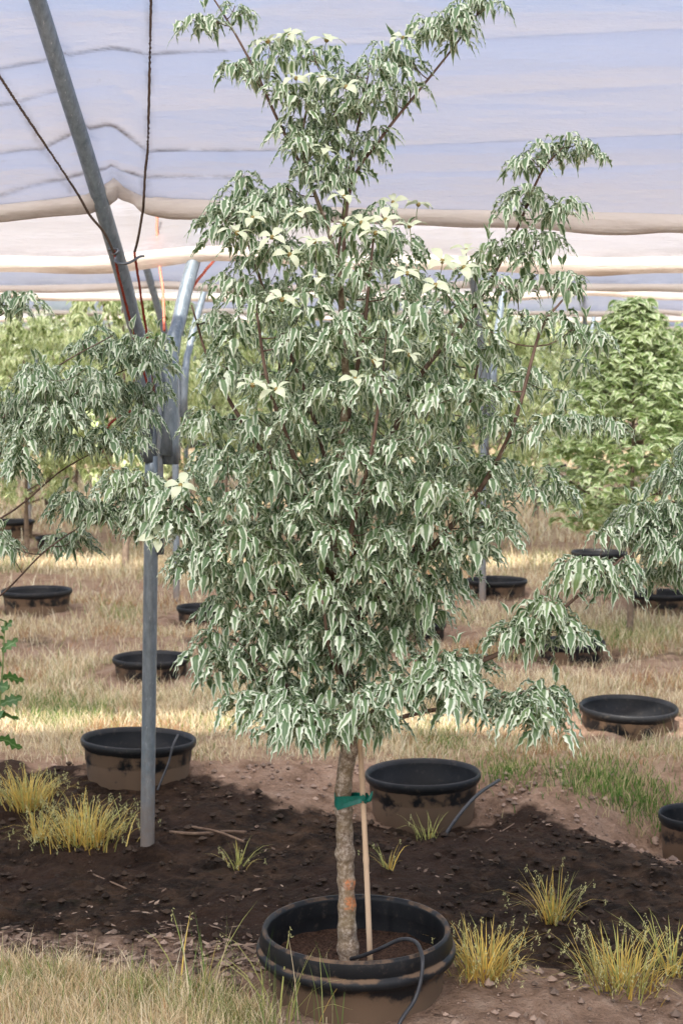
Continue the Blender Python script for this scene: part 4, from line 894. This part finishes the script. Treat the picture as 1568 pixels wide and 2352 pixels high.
# ------------------------------------------------------------------ grass
def blades(xy, z, hgt, wid, col, lean, seed, segs=3):
    """one mesh of many bent blades; arrays per blade"""
    r = np.random.default_rng(seed); n = len(hgt); az = r.random(n)*2*math.pi; lz = lean*r.random(n)**.7
    tw = r.random(n)*2*math.pi; V = []; C = []
    for k in range(segs+1):
        t_ = k/segs; bend = lz*t_**1.6; ox = np.cos(az)*hgt*bend; oy = np.sin(az)*hgt*bend; oz = hgt*t_*np.sqrt(np.clip(1-(lz*t_)**2*.55, .05, 1))
        ww = wid*(1-t_**1.5)+wid*.12
        for s_ in ((-1, 1) if k < segs else (0,)):
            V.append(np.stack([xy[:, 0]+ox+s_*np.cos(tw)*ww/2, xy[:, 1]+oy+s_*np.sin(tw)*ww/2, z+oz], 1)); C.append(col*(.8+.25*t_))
    m_ = 2*segs+1; V = np.stack(V, 1).reshape(-1, 3); C = np.stack(C, 1).reshape(-1, 3); b = np.arange(n)[:, None]*m_
    F4 = np.concatenate([b+np.array([[2*k, 2*k+1, 2*k+3, 2*k+2]]) for k in range(segs-1)], 0) if segs > 1 else np.zeros((0, 4), int); F3 = b+np.array([[2*segs-2, 2*segs-1, 2*segs]])
    return V, F3, F4, C
def pal(n, r, straw, green, gfrac, orange=.05):
    c = np.array([(.66, .54, .34), (.74, .64, .43), (.54, .42, .25), (.78, .70, .51)])[r.integers(0, 4, n)]*r.uniform(.75, 1.15, (n, 1))
    g = r.random(n) < gfrac; gc = np.array([(.12, .19, .045), (.20, .26, .08), (.28, .30, .11)])[r.integers(0, 3, n)]; c[g] = gc[g]*r.uniform(.8, 1.2, (g.sum(), 1))
    o = r.random(n) < orange; c[o] = np.array((.34, .17, .07))*r.uniform(.8, 1.2, (o.sum(), 1)); return c
def grass_obj(name, label, sets):
    acc = Acc()
    for V, F3, F4, C in sets: acc.add(V, F3, F4, None, col=C)
    return tag(obj(name, acc.mesh(name, False), M['blade']), label, 'grass', None, 'stuff')
def clear_pots(x, y, f=1.0):
    k = np.ones(len(x), bool)
    for i, p in enumerate(PATCH): k &= np.hypot(x-p[0], y-p[1]) > POT_SPEC[i][3]/FPX*POT_SPEC[i][4]/2*1.03*f
    return k
sets = []; r = np.random.default_rng(3)
for (ya, yb, n, hh, ww) in ((6.0, 7.6, 56000, .065, .0030), (7.6, 9.6, 50000, .075, .0036), (9.6, 14, 46000, .10, .006), (14, 30, 30000, .14, .015)):
    y = r.uniform(ya, yb, n); x = (r.random(n)*2-1)*(y*.27+.35); d = straw_amount(x, y); clump = fbm(x*3.2, y*3.2, 77, 3)
    k = (r.random(n) < d*(.35+.9*clump)) & clear_pots(x, y); x, y, clump = x[k], y[k], clump[k]; n = len(x)
    gp = sstep(.55, .72, fbm(x*1.4+9, y*1.4, 88, 3))
    c = pal(n, r, 0, 0, 0, .04+.10*0); gsel = r.random(n) < (.08+.32*gp); gc = np.array([(.15, .21, .06), (.24, .28, .10), (.33, .33, .14)])[r.integers(0, 3, n)]; c[gsel] = gc[gsel]
    og = sstep(.62, .75, fbm(x*1.1+40, y*1.6, 99, 3)); osel = r.random(n) < og*.6; c[osel] = np.array((.36, .20, .09))*r.uniform(.8, 1.2, (osel.sum(), 1))
    h_ = hh*r.uniform(.4, 1.25, n)*(.55+.9*clump); tall = r.random(n) < .02; h_[tall] *= 2.0
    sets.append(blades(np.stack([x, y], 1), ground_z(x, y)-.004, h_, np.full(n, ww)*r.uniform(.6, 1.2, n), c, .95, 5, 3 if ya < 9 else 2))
grass_obj('dry_grass', 'pale straw-coloured dry grass covering the beds behind the main tree', sets)
# matted grass in the near corner
n = 24000; px = r.uniform(-60, 640, n); py = r.uniform(2190, 2480, n); edge = np.interp(px, [0, 150, 300, 420, 520, 600, 640], [2205, 2215, 2240, 2265, 2300, 2345, 2380])
gx = np.array([at(a, b, 1.0)[:] for a, b in zip(px, py)]); kk = CAM_H/(CAM_H-gx[:, 2]); x = gx[:, 0]*kk; y = kk
e = fbm(x*5, y*5, 17, 3); k = (py > edge+60*(e-.5)) & clear_pots(x, y, 1.02); x, y, e = x[k], y[k], e[k]; n = len(x)
gp = sstep(.5, .62, fbm(x*4+2, y*4, 19, 3)); c = pal(n, r, 0, 0, .12, .02); gs = r.random(n) < gp*.35; c[gs] = np.array((.22, .27, .09))*r.uniform(.7, 1.3, (gs.sum(), 1))
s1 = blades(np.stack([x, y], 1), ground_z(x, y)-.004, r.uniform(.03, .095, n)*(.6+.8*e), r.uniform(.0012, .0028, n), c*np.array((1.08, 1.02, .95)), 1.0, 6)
n = 150; pk = r.integers(0, len(x), n); xt, yt = x[pk], y[pk]; ct = pal(n, r, 0, 0, .55, 0)*1.05; s2 = blades(np.stack([xt, yt], 1), ground_z(xt, yt), r.uniform(.09, .17, n), np.full(n, .0022), ct, .45, 7, 4)
n = 46; pu = np.concatenate([r.uniform(590, 790, 26), r.uniform(380, 560, 20)]); pv = np.concatenate([r.uniform(2330, 2420, 26), r.uniform(2290, 2350, 20)]); q = np.array([at(a, b, 1.0)[:] for a, b in zip(pu, pv)]); kk = CAM_H/(CAM_H-q[:, 2])
s3 = blades(np.stack([q[:, 0]*kk, kk], 1), ground_z(q[:, 0]*kk, kk), r.uniform(.12, .26, n), np.full(n, .0026), pal(n, r, 0, 0, .6, 0), .35, 8, 5)
grass_obj('dry_grass', 'matted pale grass with tall thin stalks in front of the big pot', [s1, s2, s3])
# green patches
sets = []
for (u, v, n, su, sv, hh) in [(150, 1640, 1300, 70, 16, .07), (1370, 1770, 1100, 70, 16, .065), (1490, 1785, 700, 50, 12, .06), (1160, 1750, 500, 40, 14, .05), (1230, 1510, 500, 60, 10, .06), (1000, 1690, 500, 40, 14, .06), (60, 1610, 500, 60, 15, .06), (1430, 1490, 350, 40, 10, .07), (520, 1660, 350, 60, 12, .06)]:
    pu = r.normal(u, su, n); pv = r.normal(v, sv, n); q = np.array([at(a, b, 1.0)[:] for a, b in zip(pu, pv)]); kk = (CAM_H-.02)/(CAM_H-q[:, 2]); x = q[:, 0]*kk; y = kk; k = clear_pots(x, y); x, y = x[k], y[k]; n = len(x)
    c = np.array([(.06, .15, .025), (.10, .20, .035), (.18, .25, .06), (.50, .42, .22)])[r.integers(0, 4, n)]*r.uniform(.8, 1.2, (n, 1))
    sets.append(blades(np.stack([x, y], 1), ground_z(x, y)-.004, hh*r.uniform(.5, 1.3, n), np.full(n, .0035), c, .8, 9))
grass_obj('green_grass', 'low patches of fresh green grass along the bank behind the tree', sets)
# thin sprigs
# tufts: each a thing
def tuft(u, v, n, hgt, spread, label, seed, green=.3, seedy=.5):
    r = np.random.default_rng(seed); q = at(u, v, 1.0); k = (CAM_H+.0)/(CAM_H-q.z); bx, by = q.x*k, k
    for _ in range(4):
        zz = float(ground_z(bx, by)); k = (CAM_H-zz)/(CAM_H-q.z); bx, by = q.x*k, k
    root = thing('grass_tuft', (bx, by, zz), label, 'grass tuft', 'yellow grass tufts')
    n = int(n*.62); xy = r.normal(0, spread*.62, (n, 2)); az = np.arctan2(xy[:, 1], xy[:, 0])
    h = hgt*r.uniform(.45, 1.1, n); ln = r.uniform(.2, 1.15, n); V = []; C = []; segs = 4
    base = np.array([(.66, .43, .08), (.56, .37, .08), (.70, .52, .16), (.46, .28, .07)])[r.integers(0, 4, n)]; gr = np.array((.34, .34, .10)); gm = (r.random(n) < green)[:, None]; base = np.where(gm, gr, base)*r.uniform(.8, 1.2, (n, 1))
    az = az+r.normal(0, .5, n); w_ = r.uniform(.0016, .003, n); side = az+1.57
    for kk in range(segs+1):
        t_ = kk/segs; out_ = h*ln*(.60*t_+.45*t_**2); zz_ = h*t_*np.sqrt(np.clip(1-.6*(ln*t_)**2, .1, 1)); ww = w_*(1-.75*t_)
        tip = base*(1-.4*t_)+(np.array((.42, .40, .16))*.4)*t_
        for s_ in ((-1, 1) if kk < segs else (0,)):
            V.append(np.stack([xy[:, 0]+np.cos(az)*out_+s_*np.cos(side)*ww, xy[:, 1]+np.sin(az)*out_+s_*np.sin(side)*ww, zz_-.006], 1)); C.append(tip)
    m_ = 2*segs+1; Vb = np.stack(V, 1); tips = Vb[:, -1]; V = Vb.reshape(-1, 3); C = np.stack(C, 1).reshape(-1, 3); b = np.arange(n)[:, None]*m_
    F4 = np.concatenate([b+np.array([[2*k, 2*k+1, 2*k+3, 2*k+2]]) for k in range(segs-1)], 0); F3 = b+np.array([[2*segs-2, 2*segs-1, 2*segs]])
    obj('blades', mesh_np('blades', V, [F3, F4], None, {'col': C}, False), M['blade'], root)
    sel = np.where(r.random(n) < seedy*.5)[0]; acc = Acc()
    for i in sel:
        for j in range(8):
            p = tips[i]+np.array([r.normal(0, .0032), r.normal(0, .0032), r.uniform(-.028, .008)])*hgt/.2; d_ = r.normal(0, 1, 3); d_[2] = abs(d_[2])+.6; d_ *= .0046/np.linalg.norm(d_); s_ = np.cross(d_, [0, 1, .1]); s_ *= .0012/(np.linalg.norm(s_)+1e-9)
            acc.add(np.array([p-d_, p+s_, p+d_, p-s_]), None, [[0, 1, 2, 3]], None, col=np.tile(np.array((.42, .40, .19))*r.uniform(.7, 1.3), (4, 1)))
    if acc.n: tag(obj('seed_heads', acc.mesh('seed_heads', False), M['blade'], root), kind='stuff')
    return root
tuft(65, 1852, 400, .16, .07, 'tall straw-yellow grass tuft at the edge of the wet soil, left of the other', 1, .25)
tuft(195, 1935, 560, .165, .10, 'broad yellow-green grass tuft beside the foot of the steel post', 2, .3, .7)
tuft(90, 1925, 90, .15, .03, 'thin yellow grass tuft joining the broad tuft by the post', 12, .5, .8)
tuft(548, 1996, 50, .12, .018, 'small sparse grass tuft on dark soil between post and trunk', 3, .6, .9)
tuft(892, 1996, 36, .10, .014, 'tiny grass tuft on dark soil right behind the trunk', 4, .5, .9)
tuft(1270, 2112, 130, .17, .035, 'spiky yellow grass tuft alone in the dark wet soil', 5, .25, .5)
tuft(1110, 2245, 400, .15, .052, 'dense golden grass tuft beside the big front pot', 6, .2, .5)
tuft(1430, 2265, 400, .16, .08, 'dense yellow-green grass tuft at the dry edge, farthest from the pot', 7, .4, .6)
tuft(985, 1925, 40, .13, .03, 'few pale green weeds at the foot of the empty pot', 8, .9, .3)
tuft(425, 2290, 22, .24, .05, 'tall seeding grass stalks at the edge of the matted grass', 13, .8, 1.2)
tuft(640, 2345, 30, .24, .06, 'thin green and straw stalks standing in front of the big pot', 14, .8, .5)
tuft(1545, 2235, 60, .2, .03, 'thin tall grass stalks behind the dense yellow-green tuft', 9, .6, .8)

# sprig of grass inside the main pot, stalks in front
tuft(858, 2192, 5, .16, .004, 'single seeding grass stalk inside the big front pot', 10, 1, 2.0)

# ------------------------------------------------------------------ litter, clods, sticks
def litter(n, seed):
    r = np.random.default_rng(seed); acc = Acc()
    zones = [(-40, 600, 2110, 2300, .45), (0, 560, 1950, 2200, .10), (1000, 1568, 2200, 2352, .10), (560, 1568, 1830, 2150, .12), (420, 820, 1690, 1860, .10), (1100, 1568, 1720, 1860, .08)]
    for (u0, u1, v0, v1, fr) in zones:
        for k in range(int(n*fr)):
            u, v = r.uniform(u0, u1), r.uniform(v0, v1)
            if fr > .3 and abs(v-(2160+u*.09)) > abs(r.normal(0, 40)): continue
            if fr < .3 and r.random() < .5: continue
            q = at(u, v, 1.0); kk = CAM_H/(CAM_H-q.z); x, y = q.x*kk, kk
            if float(fbm(x*4.5, y*4.5, 123, 3)) < r.uniform(.42, .62): continue
            if not clear_pots(np.array([x]), np.array([y]), 1.02)[0]: continue
            z = float(ground_z(x, y)); a = r.random()*6.28; s = (.2+.8*r.random()**3)*.030*(1 if fr > .3 else .6); wd = s*r.uniform(.2, .5); up = r.uniform(.1, 1.1)
            P = np.array([(-s, 0, 0), (-s*.3, wd, up*wd), (-s*.3, -wd, up*wd*.6), (s*.4, wd*.8, up*wd), (s*.4, -wd*.8, up*wd), (s, 0, up*s*.5), (0, 0, up*s*.2)])
            c_, s_ = math.cos(a), math.sin(a); P = P @ np.array([[c_, s_, 0], [-s_, c_, 0], [0, 0, 1]])+np.array([x, y, z+.004])
            col = np.array([(.30, .21, .15), (.20, .13, .09), (.36, .26, .19), (.11, .07, .05)])[r.integers(0, 4)]*r.uniform(.55, 1.2)
            acc.add(P, [(0, 6, 1), (0, 2, 6), (1, 6, 3), (2, 4, 6), (3, 6, 5), (4, 5, 6)], None, None, col=np.tile(col, (7, 1)))
    return tag(obj('leaf_litter', acc.mesh('leaf_litter', False), M['litter']), 'dead brown leaves and crumbs strewn over the soil', 'litter', None, 'stuff')
litter(10500, 4)
# crumbly clods
acc = Acc(); r = np.random.default_rng(9); ico = [(0, 0, 1), (.9, 0, .3), (.28, .86, .35), (-.75, .5, .3), (-.7, -.55, .35), (.3, -.85, .3), (0, 0, -.5)]
icf = [(0, 1, 2), (0, 2, 3), (0, 3, 4), (0, 4, 5), (0, 5, 1), (6, 2, 1), (6, 3, 2), (6, 4, 3), (6, 5, 4), (6, 1, 5)]
for k in range(5200):
    x, y = r.uniform(-1.3, 1.4), r.uniform(3.4, 6.2); s = .0025+.018*r.random()**5
    if not clear_pots(np.array([x]), np.array([y]), 1.03)[0]: continue
    z = float(ground_z(x, y)); P = np.array(ico)*s*r.uniform(.7, 1.2, (7, 3)); wv = float(wetness(np.array(x), np.array(y)))
    c = (np.array((.26, .185, .14)) if wv < .5 else np.array((.045, .029, .019)))*r.uniform(.6, 1.7)
    acc.add(P+np.array([x, y, z+s*.2]), icf, None, None, col=np.tile(c, (7, 1)))
tag(obj('soil_clods', acc.mesh('soil_clods', False), M['litter']), 'small crumbs and clods of soil on the bed', 'soil', None, 'stuff')
def ground_pt(u, v, up=.006):
    q = at(u, v, 1.0); z = 0
    for _ in range(4): k = (CAM_H-z)/(CAM_H-q.z); z = float(ground_z(q.x*k, k))
    return (q.x*k, k, z+up)
for pts, rr_, lab in [([(390, 1912), (450, 1918), (520, 1914), (565, 1918)], .006, 'longest bare stick lying on dark soil near the post'), ([(440, 1925), (500, 1930), (560, 1938)], .0045, 'shorter dark stick lying below the longest one'), ([(1115, 1935), (1180, 1895)], .0025, 'thin pale twig lying beside the empty pot'), ([(215, 2015), (290, 2045)], .003, 'pale dry twig lying on dark soil below the steel post')]:
    tag(tube_obj('fallen_stick', [ground_pt(*p) for p in pts], rr_, M['stick'], None, 7, 14), lab, 'stick', 'fallen sticks')

# ------------------------------------------------------------------ green weed at the left edge
def weed():
    b = Vector(ground_pt(-25, 1850, 0)); root = thing('weed_plant', b, 'dark green weed with jagged leaves on an upright stem', 'weed')
    d = b.y; r = random.Random(4); tip = at(12, 1425, d)-b
    tube_obj('stem', [(0, 0, 0), tuple(at(-8, 1700, d)-b), tuple(at(5, 1560, d)-b), tuple(tip)], [.006, .005, .004, .002], M['pedicel'], root, 7, 20)
    for i, (u, v, L, az, el) in enumerate([(-5, 1700, .10, 0.2, -.2), (-3, 1650, .10, -.3, .3), (2, 1620, .09, .3, .4), (0, 1590, .10, 2.8, .3), (5, 1560, .09, .1, .1), (5, 1530, .07, 3.0, .4), (8, 1500, .08, .4, .9), (8, 1480, .07, 2.7, .9), (10, 1455, .06, .2, 1.2), (11, 1440, .05, 2.5, 1.2), (0, 1640, .10, -1.5, .2), (3, 1580, .09, -1.2, .3)]):
        p = at(u, v, d)-b; n = 9; V = []
        for k in range(n):
            t_ = k/(n-1); w_ = .028*math.sin(math.pi*min(1, t_*.9+.06))*(1.25 if k % 2 else .5)*L/.1
            for s_ in (-1, 0, 1): V.append((t_*L, s_*w_, .01*math.sin(t_*6)-.25*L*t_*t_+(.006 if s_ else 0)))
        o = obj('leaf', mesh_np('leaf', np.array(V), grid_faces(n, 3), np.tile([[.3, .5], [.5, .5], [.7, .5]], (n, 1)), {'rnd': np.full(n*3, r.random())}), M['weed'], root)
        o.location = p; o.rotation_euler = (r.choice((-1, 1))*r.uniform(.8, 1.2), -el, az)
weed()
